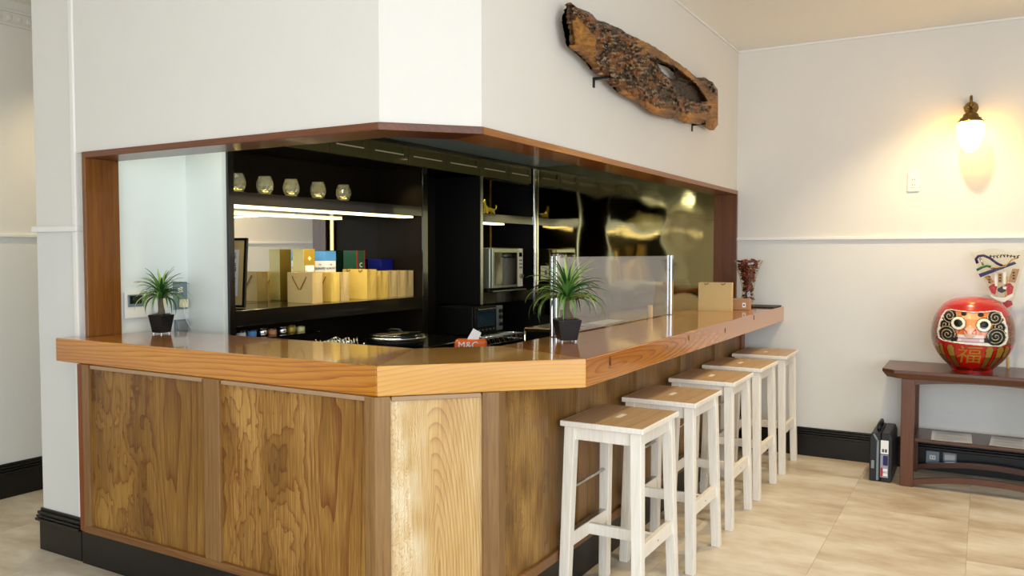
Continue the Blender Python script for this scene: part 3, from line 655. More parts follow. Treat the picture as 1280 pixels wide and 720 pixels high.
def bag(loc, w_, d_, h_, mt, label, rz=0, hang='loop', flare=0.0, dz=0.06, cat='bag'):
    t = thing('paper_bag', label, cat, loc, rz, 'paper bags on the display shelf' if loc[0] < -3 else None)
    build('bag_body', paper_bag(w_, d_, h_, mt, flare=flare), M[mt], t)
    for s in ((-1, 1) if hang == 'both' else (-1,)):
        yy = s*(d_/2*(1+flare)+0.003)
        if hang == 'loop' or hang == 'both':
            pts = [(-w_*0.28, yy, h_-0.022), (-w_*0.24, yy-0.003, h_-0.035), (-w_*0.02, yy-0.004, h_-0.035-dz), (w_*0.06, yy-0.004, h_-0.035-dz), (w_*0.25, yy-0.003, h_-0.035), (w_*0.28, yy, h_-0.022)]
            build('handle', MB().tube(pts, 0.003, 6), M['handle'], t, smooth=True)
        else:
            for q in (-1, 1):
                build('handle', MB().tube([(q*w_*0.25-0.012, yy-0.001, h_-0.004), (q*w_*0.25-0.008, yy-0.004, h_-0.013), (q*w_*0.25+0.006, yy-0.004, h_-0.010), (q*w_*0.25+0.012, yy-0.001, h_-0.003)], 0.003, 6), M['handle'], t, smooth=True)
    return t
zS = 1.116
bag((-3.345, 3.444, zS), 0.19, 0.082, 0.172, 'kraft', 'kraft paper bag with a drooping brown ribbon handle, leftmost of the shelf row')
bag((-3.345, 3.602, zS), 0.17, 0.072, 0.170, 'kraft_gold', 'golden paper bag standing second in the shelf row')
bag((-3.345, 3.684, zS), 0.17, 0.072, 0.168, 'kraft', 'plain kraft bag tight against the left side of the big yellow bag', hang='knot')
bag((-3.345, 3.915, zS), 0.19, 0.086, 0.182, 'kraft_gold', 'largest yellow paper bag with two knotted brown cords at its top', hang='knot', flare=0.03)
for i, (y, l) in enumerate(((4.043, 'small kraft bag just right of the big yellow bag'), (4.131, 'second small kraft bag right of the big yellow bag'),
                            (4.221, 'small kraft bag next to the last one in the shelf row'), (4.308, 'small kraft bag at the right end of the shelf row'))):
    bag((-3.33, y, zS), 0.15, 0.074, 0.168, 'kraft_gold' if i == 0 else 'kraft', l, hang='knot')
def carton(loc, w_, d_, h_, label, mts, faces):
    t = thing('gift_carton', label, 'box', loc, 0, 'gift cartons behind the paper bags')
    build('carton_body', MB().bb(-w_/2, w_/2, -d_/2, d_/2, 0, h_), mts, t, bevel=0.001)
    return t
# gold carton with cream side
t = carton((-3.466, 3.562, zS), 0.088, 0.09, 0.305, 'tall gold gift carton with a cream side and a white label', M['goldbox'], 0)
build('side_sheet', MB().bb(-0.043, 0.043, -0.0465, -0.0452, 0.002, 0.303), M['cream'], t)
build('label_sheet', MB().bb(0.0442, 0.0456, -0.036, 0.036, 0.11, 0.21), M['white'], t)
put_text("Dewar's", 0.022, M['inkdark'], t, (0.0462, 0, 0.17), (pi/2, 0, pi/2))
build('emblem', MB().box((0.0446, 0, 0.25), (0.001, 0.02, 0.02), rot=Matrix.Rotation(pi/4, 3, 'X')), M['cream'], t)
t = carton((-3.466, 3.742, zS), 0.088, 0.09, 0.292, 'white gift carton with a sky blue top band', M['white'], 0)
build('blue_band', MB().bb(-0.0446, 0.0446, -0.0456, 0.0456, 0.235, 0.2925), M['blue'], t)
for loc, rot in (((0.0452, 0, 0.19), (pi/2, 0, pi/2)), ((0, -0.0462, 0.19), (pi/2, 0, 0))):
    put_text('THE', 0.012, M['ink'], t, (loc[0], loc[1], 0.212), rot); put_text('GLENLIVET', 0.0175, M['inkdark'], t, loc, rot); put_text('SINGLE MALT', 0.009, M['ink'], t, (loc[0], loc[1], 0.165), rot)
    put_text('SCOTCH WHISKY', 0.007, M['ink'], t, (loc[0], loc[1], 0.13), rot)
t = carton((-3.475, 4.016, zS), 0.11, 0.078, 0.298, 'dark green gift carton with red edge lines', M['green'], 0)
build('red_edge', MB().bb(0.0535, 0.0556, -0.0395, -0.033, 0, 0.2985).bb(0.0535, 0.0556, 0.033, 0.0395, 0, 0.2985), M['red'], t)
put_text('C', 0.04, M['white'], t, (0.0556, 0, 0.205), (pi/2, 0, pi/2)); put_text('A', 0.04, M['white'], t, (0.0556, 0, 0.165), (pi/2, 0, pi/2))
t = carton((-3.475, 4.277, zS), 0.11, 0.124, 0.242, 'deep blue gift carton at the right end behind the small bags', M['dblue'], 0)
# framed calligraphy
pf = thing('picture_frame', 'framed calligraphy in a thin black frame leaning at the left of the shelf', 'picture', (-3.41, 2.925, zS+0.001), radians(14))
Wf, Hf = 0.25, 0.36
tilt = Matrix.Rotation(radians(-5), 3, 'X')
def tl(mb):
    mb.v = [tuple(tilt @ Vector(v)) for v in mb.v]; return mb
build('frame', tl(MB().bb(-Wf/2, Wf/2, -0.008, 0.008, 0, 0.013).bb(-Wf/2, Wf/2, -0.008, 0.008, Hf-0.013, Hf).bb(-Wf/2, -Wf/2+0.013, -0.008, 0.008, 0, Hf).bb(Wf/2-0.013, Wf/2, -0.008, 0.008, 0, Hf)), M['black'], pf)
build('mat_board', tl(MB().bb(-Wf/2+0.01, Wf/2-0.01, -0.004, 0.006, 0.01, Hf-0.01)), M['kraft'], pf)
build('sheet', tl(MB().bb(-Wf/2+0.045, Wf/2-0.045, -0.0052, -0.004, 0.06, Hf-0.06)), M['white'], pf)
for i in range(4): 
    o_ = put_text('寿福長楽'[i], 0.05, M['inkdark'], pf, tuple(tilt @ Vector((0.045, -0.0062, Hf-0.10-i*0.055))), (pi/2-radians(5), 0, 0), 'brush_character')
# bits on the low glass shelf
for i in range(7):
    y = 2.92+i*0.07; q = (['white', 'blue', 'chrome', 'potp3', 'chrome', 'goldbox', 'cream'])[i]
    names = ['white china dish at the left on the low glass shelf', 'small blue and clear jar on the low glass shelf', 'steel tin beside the blue jar on the low shelf', 'small brown jar on the low glass shelf', 'second steel tin right of the brown jar', 'gold tin on the low glass shelf', 'cream coloured tin at the right of the low glass shelf']
    tt = thing('small_tin', names[i], 'tin', (-3.28, y, 0.9638), 0, 'small tins on the low shelf')
    build('tin_body', MB().lathe([(0.022, 0), (0.024, 0.004), (0.024, 0.022+0.004*(i % 3)), (0.020, 0.028+0.004*(i % 3))], 16), M[q], tt, smooth=True)
    build('lid', MB().lathe([(0.021, 0), (0.021, 0.006)], 16, (0, 0, 0.028+0.004*(i % 3))), M['chrome'], tt)
# wire glass racks on the base cabinet
for i, (y0, l) in enumerate(((3.04, 'tangled chrome wire rack at the left on the low black cabinet'), (3.32, 'chrome wire rack beside the black rice cooker'))):
    t = thing('wire_rack', l, 'rack', (-3.0, y0, 0.8605), 0, 'chrome wire racks')
    build('tray', MB().bb(-0.10, 0.10, -0.12, 0.12, 0.0, 0.006), M['steel'], t)
    for k in range(7):
        y = -0.11+k*0.036; pts = [(-0.09+0.18*j/12, y+0.012*sin(j*1.7+k), 0.055+0.022*sin(j*pi/2.2+k*1.3)) for j in range(13)]
        pts = [(-0.095, y, 0.005)]+pts+[(0.095, y, 0.005)]
        build('wire_loop', MB().tube(pts, 0.003, 5), M['chrome'], t, smooth=True)
# rice cooker
t = thing('rice_cooker', 'round black rice cooker with a shiny rim, seen just above the bar edge', 'rice cooker', (-2.95, 3.76, 0.8605))
build('body', MB().lathe([(0.13, 0), (0.165, 0.008), (0.172, 0.03), (0.172, 0.046)], 40), M['dark'], t, smooth=True)
build('rim', MB().lathe([(0.178, 0.0), (0.181, 0.006), (0.178, 0.014)], 40, (0, 0, 0.046)), M['chrome'], t, smooth=True)
build('lid', MB().lathe([(0.175, 0), (0.168, 0.014), (0.12, 0.024), (0.05, 0.028), (0.001, 0.029)], 40, (0, 0, 0.060)), M['screenblack'], t, smooth=True)
build('lid_handle', MB().tube([(-0.05, 0, 0.084), (-0.03, 0, 0.094), (0.03, 0, 0.094), (0.05, 0, 0.084)], 0.008, 8), M['dark'], t, smooth=True)
# orange tissue box
t = thing('tissue_box', 'orange tissue box with white lettering and a white tissue sticking up', 'tissue box', (-2.08, 3.22, 0.9405), radians(30))
ts_ = thing('small_trolley', 'small black trolley carrying the orange tissue box behind the bar', 'trolley', (-2.08, 3.22, 0), radians(30))
build('top_board', MB().bb(-0.11, 0.11, -0.08, 0.08, 0.92, 0.94), M['dark'], ts_, bevel=0.003)
for a_ in (-0.09, 0.09):
    for b__ in (-0.06, 0.06): build('leg', MB().bb(a_-0.012, a_+0.012, b__-0.012, b__+0.012, 0, 0.92), M['dark'], ts_)
build('box_body', MB().bb(-0.075, 0.075, -0.045, 0.045, 0, 0.055), M['orange'], t, bevel=0.018, seg=4)
build('tissue', MB().add([(-0.02, -0.012, 0.05), (0.035, -0.008, 0.05), (0.05, 0.0, 0.085), (0.012, 0.004, 0.105), (0.0, 0.008, 0.075), (0.03, 0.014, 0.05), (-0.015, 0.012, 0.05)], [(0, 1, 2, 3), (0, 3, 4), (1, 5, 2), (2, 5, 3), (5, 6, 4, 3), (6, 0, 4)]), M['white'], t)
put_text('M&C', 0.045, M['white'], t, (-0.01, -0.0462, 0.03), (pi/2, 0, 0))
# microwave
mw = thing('microwave_oven', 'silver microwave oven on the shelf with dark glass door', 'microwave', (-3.36, 5.40, 1.1065))
build('case', MB().bb(-0.22, 0.185, -0.22, 0.25, 0.012, 0.318), M['hood'], mw, bevel=0.008)
for sx in (-0.17, 0.14):
    for sy in (-0.18, 0.21): build('foot', MB().lathe([(0.014, 0), (0.014, 0.012)], 12, (sx, sy, 0)), M['dark'], mw)
dr = build('door', MB().bb(0.186, 0.204, -0.215, 0.165, 0.016, 0.314), M['hood'], mw, bevel=0.004)
build('window', MB().bb(0.2045, 0.207, -0.19, 0.145, 0.035, 0.285), M['screenblack'], dr)
cp = build('control_panel', MB().bb(0.186, 0.202, 0.168, 0.248, 0.016, 0.314), M['plasticw'], mw, bevel=0.003)
build('display', MB().bb(0.2025, 0.204, 0.185, 0.232, 0.25, 0.29), M['screenblack'], cp)
for k in range(6): build('button', MB().lathe([(0.010, 0), (0.009, 0.004)], 12).__class__().box((0.204, 0.197+(k % 2)*0.024, 0.222-(k//2)*0.028), (0.005, 0.014, 0.014)), M['grey'], cp)
kk = MB(); kk.tube([(0.202, 0.209, 0.10), (0.222, 0.209, 0.10)], 0.018, 20); build('knob', kk, M['steel'], cp)
mw.location.z = 1.1195
t = thing('baking_tray', 'thin metal tray lying under the microwave edge', 'tray', (-3.20, 5.40, 1.1065))
mw.location.z = 1.1195
build('tray_sheet', MB().bb(-0.2, 0.045, -0.2, 0.30, 0, 0.012), M['steel'], t, bevel=0.003)
# toaster oven on wire shelf
rk = thing('wire_shelf_rack', 'chrome wire rack with zigzag edge under the toaster oven', 'rack', (0, 0, 0))
zr = 0.80
for x in (-3.50, -2.98):
    for y in (4.45, 5.36): build('pole', MB().tube([(x, y, 0), (x, y, zr+0.03)], 0.012, 10), M['chrome'], rk, smooth=True)
def wire(p, q, r=0.004): build('wire', MB().tube([p, q], r, 6), M['chrome'], rk, smooth=True)
for dz in (0, -0.042):
    wire((-2.98, 4.45, zr+dz), (-2.98, 5.36, zr+dz)); wire((-3.50, 4.45, zr+dz), (-3.50, 5.36, zr+dz)); wire((-2.98, 4.45, zr+dz), (-3.5, 4.45, zr+dz)); wire((-2.98, 5.36, zr+dz), (-3.5, 5.36, zr+dz))
zz = [(-2.98, 4.45+0.91*k/28, zr-(0.042 if k % 2 else 0)) for k in range(29)]; build('zigzag_wire', MB().tube(zz, 0.003, 6), M['chrome'], rk)
zz = [(-2.98-0.52*k/16, 4.45, zr-(0.042 if k % 2 else 0)) for k in range(17)]; build('zigzag_wire', MB().tube(zz, 0.003, 6), M['chrome'], rk)
for k in range(12): wire((-2.98, 4.50+0.072*k, zr), (-3.5, 4.50+0.072*k, zr), 0.003)
to = thing('toaster_oven', 'black toaster oven with a blue-grey glass door and two knobs', 'toaster oven', (-3.24, 5.0, zr+0.005)); to.scale = (1, 1, 0.88)
build('case', MB().bb(-0.18, 0.13, -0.16, 0.24, 0.012, 0.236), M['dark'], to, bevel=0.006)
for sx in (-0.15, 0.1):
    for sy in (-0.13, 0.2): build('foot', MB().lathe([(0.012, 0), (0.012, 0.012)], 10, (sx, sy, 0)), M['dark'], to)
d_ = build('door', MB().bb(0.131, 0.145, -0.15, 0.14, 0.03, 0.234), M['black'], to, bevel=0.003)
build('window', MB().bb(0.1455, 0.147, -0.125, 0.115, 0.075, 0.205), M['screenblue'], d_)
build('door_handle', MB().tube([(0.152, -0.12, 0.219), (0.16, -0.11, 0.219), (0.16, 0.10, 0.219), (0.152, 0.11, 0.219)], 0.006, 8), M['steel'], d_, smooth=True)
for k in range(5): build('door_button', MB().box((0.1465, -0.1+k*0.05, 0.05), (0.003, 0.02, 0.012)), M['grey'], d_)
c_ = build('control_panel', MB().bb(0.131, 0.142, 0.15, 0.235, 0.03, 0.234), M['grey'], to, bevel=0.003)
for z in (0.19, 0.14, 0.08): build('knob', MB().tube([(0.142, 0.193, z), (0.158, 0.193, z)], 0.016, 16), M['black'], c_)
# yellow animal figurine (standing, head up left, tail curled up right)
fg = thing('animal_figurine', 'small glazed yellow animal figurine with raised head and curled tail', 'figurine', (-3.34, 5.44, 1.691))
def skin_obj(name, pts, edges, radii, mt, parent, lv=1):
    me = bpy.data.meshes.new(name); me.from_pydata(pts, edges, []); me.materials.append(mt)
    o = bpy.data.objects.new(name, me); COL.objects.link(o); o.parent = parent
    sk = o.modifiers.new('skin', 'SKIN')
    ly = me.skin_vertices[0] if me.skin_vertices else None
    if ly is None:
        bm = bmesh.new(); bm.from_mesh(me); bm.verts.layers.skin.verify(); bm.to_mesh(me); bm.free(); ly = me.skin_vertices[0]
    for i, r in enumerate(radii): ly.data[i].radius = (r, r)
    ly.data[0].use_root = True
    sb = o.modifiers.new('sub', 'SUBSURF'); sb.levels = lv; sb.render_levels = lv
    return o
pts = [(0, 0, 0.042), (0, -0.045, 0.046), (0, 0.045, 0.042), (0, -0.065, 0.075), (0, -0.075, 0.1), (0, -0.095, 0.1), (0, 0.075, 0.045), (0, 0.1, 0.055), (0, 0.108, 0.075), (0, 0.095, 0.085),
       (0.013, -0.05, 0.018), (0.014, -0.052, 0.004), (-0.013, -0.05, 0.018), (-0.014, -0.052, 0.004), (0.013, 0.05, 0.02), (0.014, 0.056, 0.004), (-0.013, 0.05, 0.02), (-0.014, 0.056, 0.004), (0, -0.067, 0.118)]
ed = [(0, 1), (0, 2), (1, 3), (3, 4), (4, 5), (2, 6), (6, 7), (7, 8), (8, 9), (1, 10), (10, 11), (1, 12), (12, 13), (2, 14), (14, 15), (2, 16), (16, 17), (4, 18)]
rr = [0.018, 0.019, 0.018, 0.012, 0.013, 0.007, 0.007, 0.005, 0.005, 0.004, 0.008, 0.006, 0.008, 0.006, 0.008, 0.006, 0.008, 0.006, 0.004]
skin_obj('animal_body', pts, ed, rr, M['figyellow'], fg)
# back wall bits
t = thing('kitchen_outlet', 'cream power outlet plate on the steel back wall', 'outlet', (-3.09, YB+0.005, 1.24))
build('plate', MB().bb(-0.038, 0.038, -0.008, 0, -0.055, 0.055), M['plasticcream'], t, bevel=0.003)
build('socket', MB().bb(0.002, 0.022, -0.0095, -0.0078, -0.02, 0.02), M['grey'], t)
t = thing('cup_dispenser', 'white cylindrical paper cup dispenser on the kitchen back wall', 'dispenser', (-2.93, YB-0.075, 0.95))
build('tube', MB().lathe([(0.055, 0), (0.06, 0.01), (0.06, 0.40), (0.055, 0.41)], 28), M['plasticw'], t, smooth=True)
build('cap', MB().lathe([(0.066, 0), (0.068, 0.01), (0.066, 0.035), (0.055, 0.042)], 28, (0, 0, 0.411)), M['steel'], t, smooth=True)
build('bracket', MB().bb(-0.02, 0.02, 0.06, 0.075, 0.1, 0.34), M['steel'], t)
# grille tray on worktop
t = thing('drain_grille', 'small white metal grille tray lying on the worktop behind the bar', 'tray', (-2.10, 4.85, 0.941), radians(2))
build('rim', MB().bb(-0.08, 0.08, -0.22, -0.205, 0, 0.018).bb(-0.08, 0.08, 0.205, 0.22, 0, 0.018).bb(-0.08, -0.068, -0.205, 0.205, 0, 0.018).bb(0.068, 0.08, -0.205, 0.205, 0, 0.018), M['chrome'], t, bevel=0.003)
build('plate', MB().bb(-0.068, 0.068, -0.205, 0.205, 0.0, 0.006), M['grey'], t)
for k in range(16): build('bar', MB().bb(-0.068, 0.068, -0.198+k*0.0262, -0.19+k*0.0262, 0.008, 0.014), M['plasticw'], t)

# ------------------------------------------------------------------ on the bar
zt_ = ZT+0.0004
def plant(label, loc, rz, s, seed, spread, n=52, pw=1.0):
    random.seed(seed)
    t = thing('potted_plant', label, 'plant', loc, rz)
    a, b_, h = 0.036*s*pw, 0.051*s*pw, 0.088*s
    pot = MB().hexa([(-a, -a, 0.006), (a, -a, 0.006), (a, a, 0.006), (-a, a, 0.006)], [(-b_, -b_, h), (b_, -b_, h), (b_, b_, h), (-b_, b_, h)])
    po = build('pot', pot, M['pot'], t, bevel=0.003*s)
    for sx in (-1, 1):
        for sy in (-1, 1): build('foot', MB().lathe([(0.005, 0), (0.005, 0.007)], 10, (sx*a*0.8, sy*a*0.8, 0)), M['steel'], po)
    so = MB()
    def f(u, v): x = (u-0.5)*2*b_*0.9; y = (v-0.5)*2*b_*0.9; return (x, y, h+0.0035+0.004*noise.noise(Vector((x*90, y*90, seed))))
    so.grid(f, 16, 16); tag(build('pebbles', so, M['soil'], t, smooth=True), kind='stuff')
    trk = [(0, 0, h-0.002), (0.002, 0, h+0.02*s), (-0.002, 0.001, h+0.04*s), (0, 0, h+0.062*s), (0.003, 0, h+0.085*s)]
    build('trunk', MB().tube(trk, [0.026*s*pw**2, 0.022*s*pw**2, 0.012*s, 0.009*s, 0.007*s], 12), M['trunk'], t, smooth=True)
    top = Vector((0.002, 0, h+0.072*s))
    for k in range(n):
        az = k*2.39996+random.uniform(-0.3, 0.3); lv = k/n
        L = s*random.uniform(0.13, 0.19)*(1-0.25*lv)*spread; el = radians(lerp(18, 80, lv**1.1)+random.uniform(-8, 8)); droop = lerp(1.25, 0.25, lv)
        wd = s*random.uniform(0.0055, 0.0085); vs = []; m_ = 9
        tw = random.uniform(-0.5, 0.5)
        p = top+Vector((0, 0, lv*0.03*s)); e = el
        d = Vector((cos(az), sin(az), 0))
        for j in range(m_+1):
            q = j/m_; ww = wd*(0.35+1.4*q)*(1 if q < 0.45 else 1)*(1-q)**0.6 if q < 1 else 0
            ww = wd*min(1, 0.4+2*q)*(1-q**2.2)
            side = Vector((-sin(az), cos(az), 0))*cos(tw*q)+Vector((0, 0, 1))*sin(tw*q)*0.6
            c_ = p+Vector((0, 0, -0.0015))
            vs += [p-side*ww+Vector((0, 0, ww*0.35)), c_, p+side*ww+Vector((0, 0, ww*0.35))]
            p = p+(d*cos(e)+Vector((0, 0, 1))*sin(e))*(L/m_); e -= droop*2.6/m_*(0.4+q)
        fs = []
        for j in range(m_):
            for c3_ in (0, 1): fs.append((j*3+c3_, j*3+c3_+1, (j+1)*3+c3_+1, (j+1)*3+c3_))
        lm = random.choice(['leafd', 'leafd', 'leafm', 'leafm', 'leafl'] if lv < 0.6 else ['leafm', 'leafl', 'leafl', 'leafm', 'leafd'])
        build('leaf', MB().add(vs, fs), M[lm], t, smooth=True)
    return t
plant('spiky green plant in a black square pot at the left end of the bar', (-3.275, 2.45, zt_), radians(8), 1.0, 3, 0.98, 66, 0.80)
plant('spiky green plant in a black square pot beside the clear acrylic screen', (-1.52, 3.10, zt_), radians(42), 1.05, 11, 1.28, 96, 0.96)
# acrylic screen
t = thing('acrylic_screen', 'long clear acrylic screen standing on the inner edge of the bar between two stands', 'screen', (-1.645, 0, zt_))
build('acrylic_sheet', MB().bb(-0.0015, 0.0015, 3.22, 4.76, 0.004, 0.354), M['acrylic'], t)
for y in (3.235, 4.765):
    s_ = build('stand', MB().bb(-0.015, -0.003, y-0.02, y+0.02, 0.0, 0.36).bb(0.003, 0.017, y-0.018, y+0.018, 0.0, 0.36), M['chrome'], t, bevel=0.003)
# wooden peg
t = thing('wooden_peg', 'short pale wooden peg standing at the inner bar edge near the screen', 'peg', (-1.656, 4.46, zt_))
build('peg_body', MB().lathe([(0.0135, 0), (0.014, 0.003), (0.014, 0.068), (0.012, 0.072)], 16), M['bamboo'], t, smooth=True)
# arched cutting board with teal cloth behind
t = thing('arched_board', 'rounded pale wooden board standing behind the paper bag', 'board', (-1.84, 5.64, 0.9405), 0)
arc = [(-0.14, 0)]+[(0.14*cos(pi-a*pi/10)*1.0, 0.085+0.09*sin(a*pi/10)) for a in range(11)]+[(0.14, 0)]
build('board', MB().prismxz(arc, -0.009, 0.009), M['bamboo'], t, bevel=0.003)
build('board_edge', MB().tube([(x, -0.011, z) for x, z in arc[1:-1]], 0.004, 6), M['kraftdark'], t, smooth=True)
t = thing('teal_case', 'rounded teal case just left of the arched wooden board', 'case', (-1.95, 5.67, 0.9405))
arc = [(-0.05, 0)]+[(0.05*cos(pi-a*pi/8), 0.12+0.04*sin(a*pi/8)) for a in range(9)]+[(0.05, 0)]
build('case_body', MB().prismxz(arc, -0.012, 0.012), M['teal'], t, bevel=0.004)
# paper bag, carton, vase, mat
bag((-1.497, 5.225, zt_), 0.21, 0.07, 0.182, 'kraft', 'tan paper bag standing alone near the far end of the bar', rz=radians(8), hang='knot')
t = thing('small_carton', 'small brown cardboard box with a white sticker beside the bar bag', 'box', (-1.375, 5.40, zt_), radians(4))
build('carton_body', MB().bb(-0.055, 0.055, -0.04, 0.04, 0, 0.072), M['kraftdark'], t, bevel=0.002)
build('sticker', MB().bb(0.012, 0.034, -0.041, -0.0402, 0.018, 0.048), M['white'], t); build('sticker_mark', MB().bb(0.017, 0.029, -0.0416, -0.0411, 0.028, 0.038), M['ink'], t)
t = thing('black_mat', 'thin black mat lying at the far end of the bar against the wall', 'mat', (-1.345, 5.765, zt_))
build('mat_sheet', MB().bb(-0.13, 0.125, -0.13, 0.115, 0, 0.008), M['dark'], t, bevel=0.003)
va = thing('glass_vase', 'flared clear glass vase filled with dark dried petals', 'vase', (-1.383, 5.60, zt_+0.0085))
prof = [(0.052, 0.0), (0.056, 0.004), (0.055, 0.02), (0.044, 0.06), (0.040, 0.10), (0.046, 0.15), (0.060, 0.21), (0.080, 0.27), (0.096, 0.312)]
inner_ = [(r-0.004, z+0.002) for r, z in prof[::-1] if z > 0.02]+[(0.03, 0.03), (0.001, 0.028)]
mbv = MB(); n = 36; full = [(0.001, 0)]+prof+inner_
vs = []; fs = []
for i, (r, z) in enumerate(full):
    for k in range(n):
        a = 2*pi*k/n+z*2.0; q = r*(1+0.02*cos(9*(a)))*(1+(0.05*cos(6*a) if i == len(prof) else 0)); vs.append((q*cos(a), q*sin(a), z))
for i in range(len(full)-1):
    for k in range(n): fs.append((i*n+k, i*n+(k+1) % n, (i+1)*n+(k+1) % n, (i+1)*n+k))
mbv.add(vs, fs); build('vase_body', mbv, M['thinglass'], va, smooth=True)
random.seed(5); pm = MB()
def vr(z):
    for (r0, z0), (r1, z1) in zip(prof, prof[1:]):
        if z0 <= z <= z1: return lerp(r0, r1, (z-z0)/(z1-z0))
    return prof[-1][0]
for k in range(620):
    z = 0.035+0.275*random.random()**0.75; R_ = vr(min(z, 0.31))-0.012; rad = R_*sqrt(random.random()); a = random.uniform(0, 2*pi)
    if z > 0.29: rad *= 0.9; z += 0.018*random.random()*(1-rad/R_*0.8)
    c = Vector((rad*cos(a), rad*sin(a), z)); s_ = random.uniform(0.007, 0.013)
    rm = Matrix.Rotation(random.uniform(0, 6.28), 3, 'Z') @ Matrix.Rotation(random.uniform(0, 6.28), 3, 'X')
    q = [Vector((-s_, -s_*0.6, 0)), Vector((s_, -s_*0.5, s_*0.3)), Vector((s_*0.8, s_*0.6, 0)), Vector((-s_*0.7, s_*0.7, s_*0.4)), Vector((0, 0, -s_*0.5))]
    pm.add([rm @ v+c for v in q], [(0, 1, 4), (1, 2, 4), (2, 3, 4), (3, 0, 4)], random.choice([0, 0, 0, 1, 1, 2] if k % 4 == 0 else [0, 0, 1]))
tag(build('dried_petals', pm, [M['potp'], M['potp2'], M['potp3']], va), kind='stuff')

# ------------------------------------------------------------------ white wall fittings by the left plant (wall x=-3.45)
t = thing('thermostat_panel', 'white wall control panel with a grey-green display behind the left plant', 'wall panel', (-3.449, 2.445, 1.155))
build('plate', MB().bb(0, 0.012, -0.065, 0.075, -0.062, 0.062), M['plasticw'], t, bevel=0.003)
build('bezel', MB().bb(0.0122, 0.016, -0.052, 0.03, -0.008, 0.05), M['grey'], t, bevel=0.002); build('display', MB().bb(0.0162, 0.0175, -0.043, 0.02, 0.006, 0.044), M['screenblack'], t)
t = thing('switch_plate', 'plain white switch plate half hidden behind the left plant', 'switch', (-3.449, 2.575, 1.17))
build('plate', MB().bb(0, 0.01, -0.035, 0.04, -0.055, 0.055), M['plasticw'], t, bevel=0.003); build('rocker', MB().bb(0.0102, 0.014, -0.015, 0.02, -0.03, 0.03), M['plasticcream'], t, bevel=0.002)
t = thing('steel_outlet', 'grey steel outlet plate with a cream adapter plugged in, right of the left plant', 'outlet', (-3.449, 2.685, 1.19))
build('plate', MB().bb(0, 0.008, -0.038, 0.042, -0.07, 0.065), M['grey'], t, bevel=0.003); build('socket', MB().bb(0.0082, 0.011, -0.015, 0.012, 0.012, 0.04), M['plasticw'], t, bevel=0.002)
build('adapter', MB().bb(0.0115, 0.045, -0.012, 0.02, -0.06, -0.02), M['plasticcream'], t, bevel=0.004)
build('cable', MB().tube([(0.03, 0.004, -0.06), (0.03, 0.005, -0.09), (0.028, 0.02, -0.13), (0.02, 0.05, -0.17), (0.02, 0.07, -0.22)], 0.0025, 6), M['plasticw'], t, smooth=True)
t = thing('grey_wall_box', 'small grey box low on the white wall beneath the steel outlet', 'wall box', (-3.449, 2.685, 1.035))
build('box_body', MB().bb(0, 0.02, -0.035, 0.035, -0.04, 0.035), M['grey'], t, bevel=0.004); build('cover', MB().bb(0.0202, 0.024, -0.028, 0.028, -0.02, 0.028), M['steel'], t, bevel=0.002)

# ------------------------------------------------------------------ driftwood on the long wall (x = -1.544)
OUT_T = [(120, 10), (150, 33), (200, 52), (240, 88), (290, 106), (330, 122), (370, 148), (420, 172), (470, 195), (520, 225), (580, 265), (640, 310), (690, 350), (722, 348), (760, 372), (782, 402), (783, 440)]
OUT_B = [(120, 10), (122, 120), (133, 210), (200, 272), (265, 335), (310, 372), (350, 410), (400, 445), (450, 480), (500, 512), (560, 531), (600, 532), (650, 550), (720, 560), (765, 585), (783, 560), (783, 440)]
HOLE = [(505, 276), (545, 282), (590, 308), (598, 358), (565, 352), (528, 318)]
CAV = [(470, 258), (520, 272), (585, 300), (640, 338), (690, 385), (735, 455), (700, 462), (650, 448), (610, 425), (575, 375), (540, 325), (500, 290)]
SAPWOOD = [[(120, 100), (150, 75), (200, 130), (235, 170), (225, 260), (250, 330), (133, 212)], [(420, 172), (470, 190), (640, 305), (735, 400), (783, 430), (783, 590), (735, 470), (690, 385), (585, 298), (470, 240), (430, 215), (415, 190)], [(350, 400), (500, 480), (640, 510), (783, 500), (783, 590), (650, 560), (500, 520), (350, 420)]]  # pale golden sapwood areas of the slab
def inpoly(x, y, P):
    c = False; n = len(P)
    for i in range(n):
        x1, y1 = P[i]; x2, y2 = P[(i+1) % n]
        if (y1 > y) != (y2 > y) and x < (x2-x1)*(y-y1)/(y2-y1)+x1: c = not c
    return c
XW = -1.49
def unproj(px, py, X):
    d = fw+RT*((px-640)/F_PX)+UP*((360-py)/F_PX); return Vector((0, 0, 1.4))+d*(X/d.x)
def polyat(P, t):
    seg = [0]
    for a, b in zip(P, P[1:]): seg.append(seg[-1]+math.hypot(b[0]-a[0], b[1]-a[1]))
    s_ = t*seg[-1]
    for i in range(len(P)-1):
        if s_ <= seg[i+1] or i == len(P)-2:
            q = (s_-seg[i])/(seg[i+1]-seg[i]); return (lerp(P[i][0], P[i+1][0], q), lerp(P[i][1], P[i+1][1], q))
NU, NV = 190, 60
dv = []; dcol = []; front = {}
cells = set()
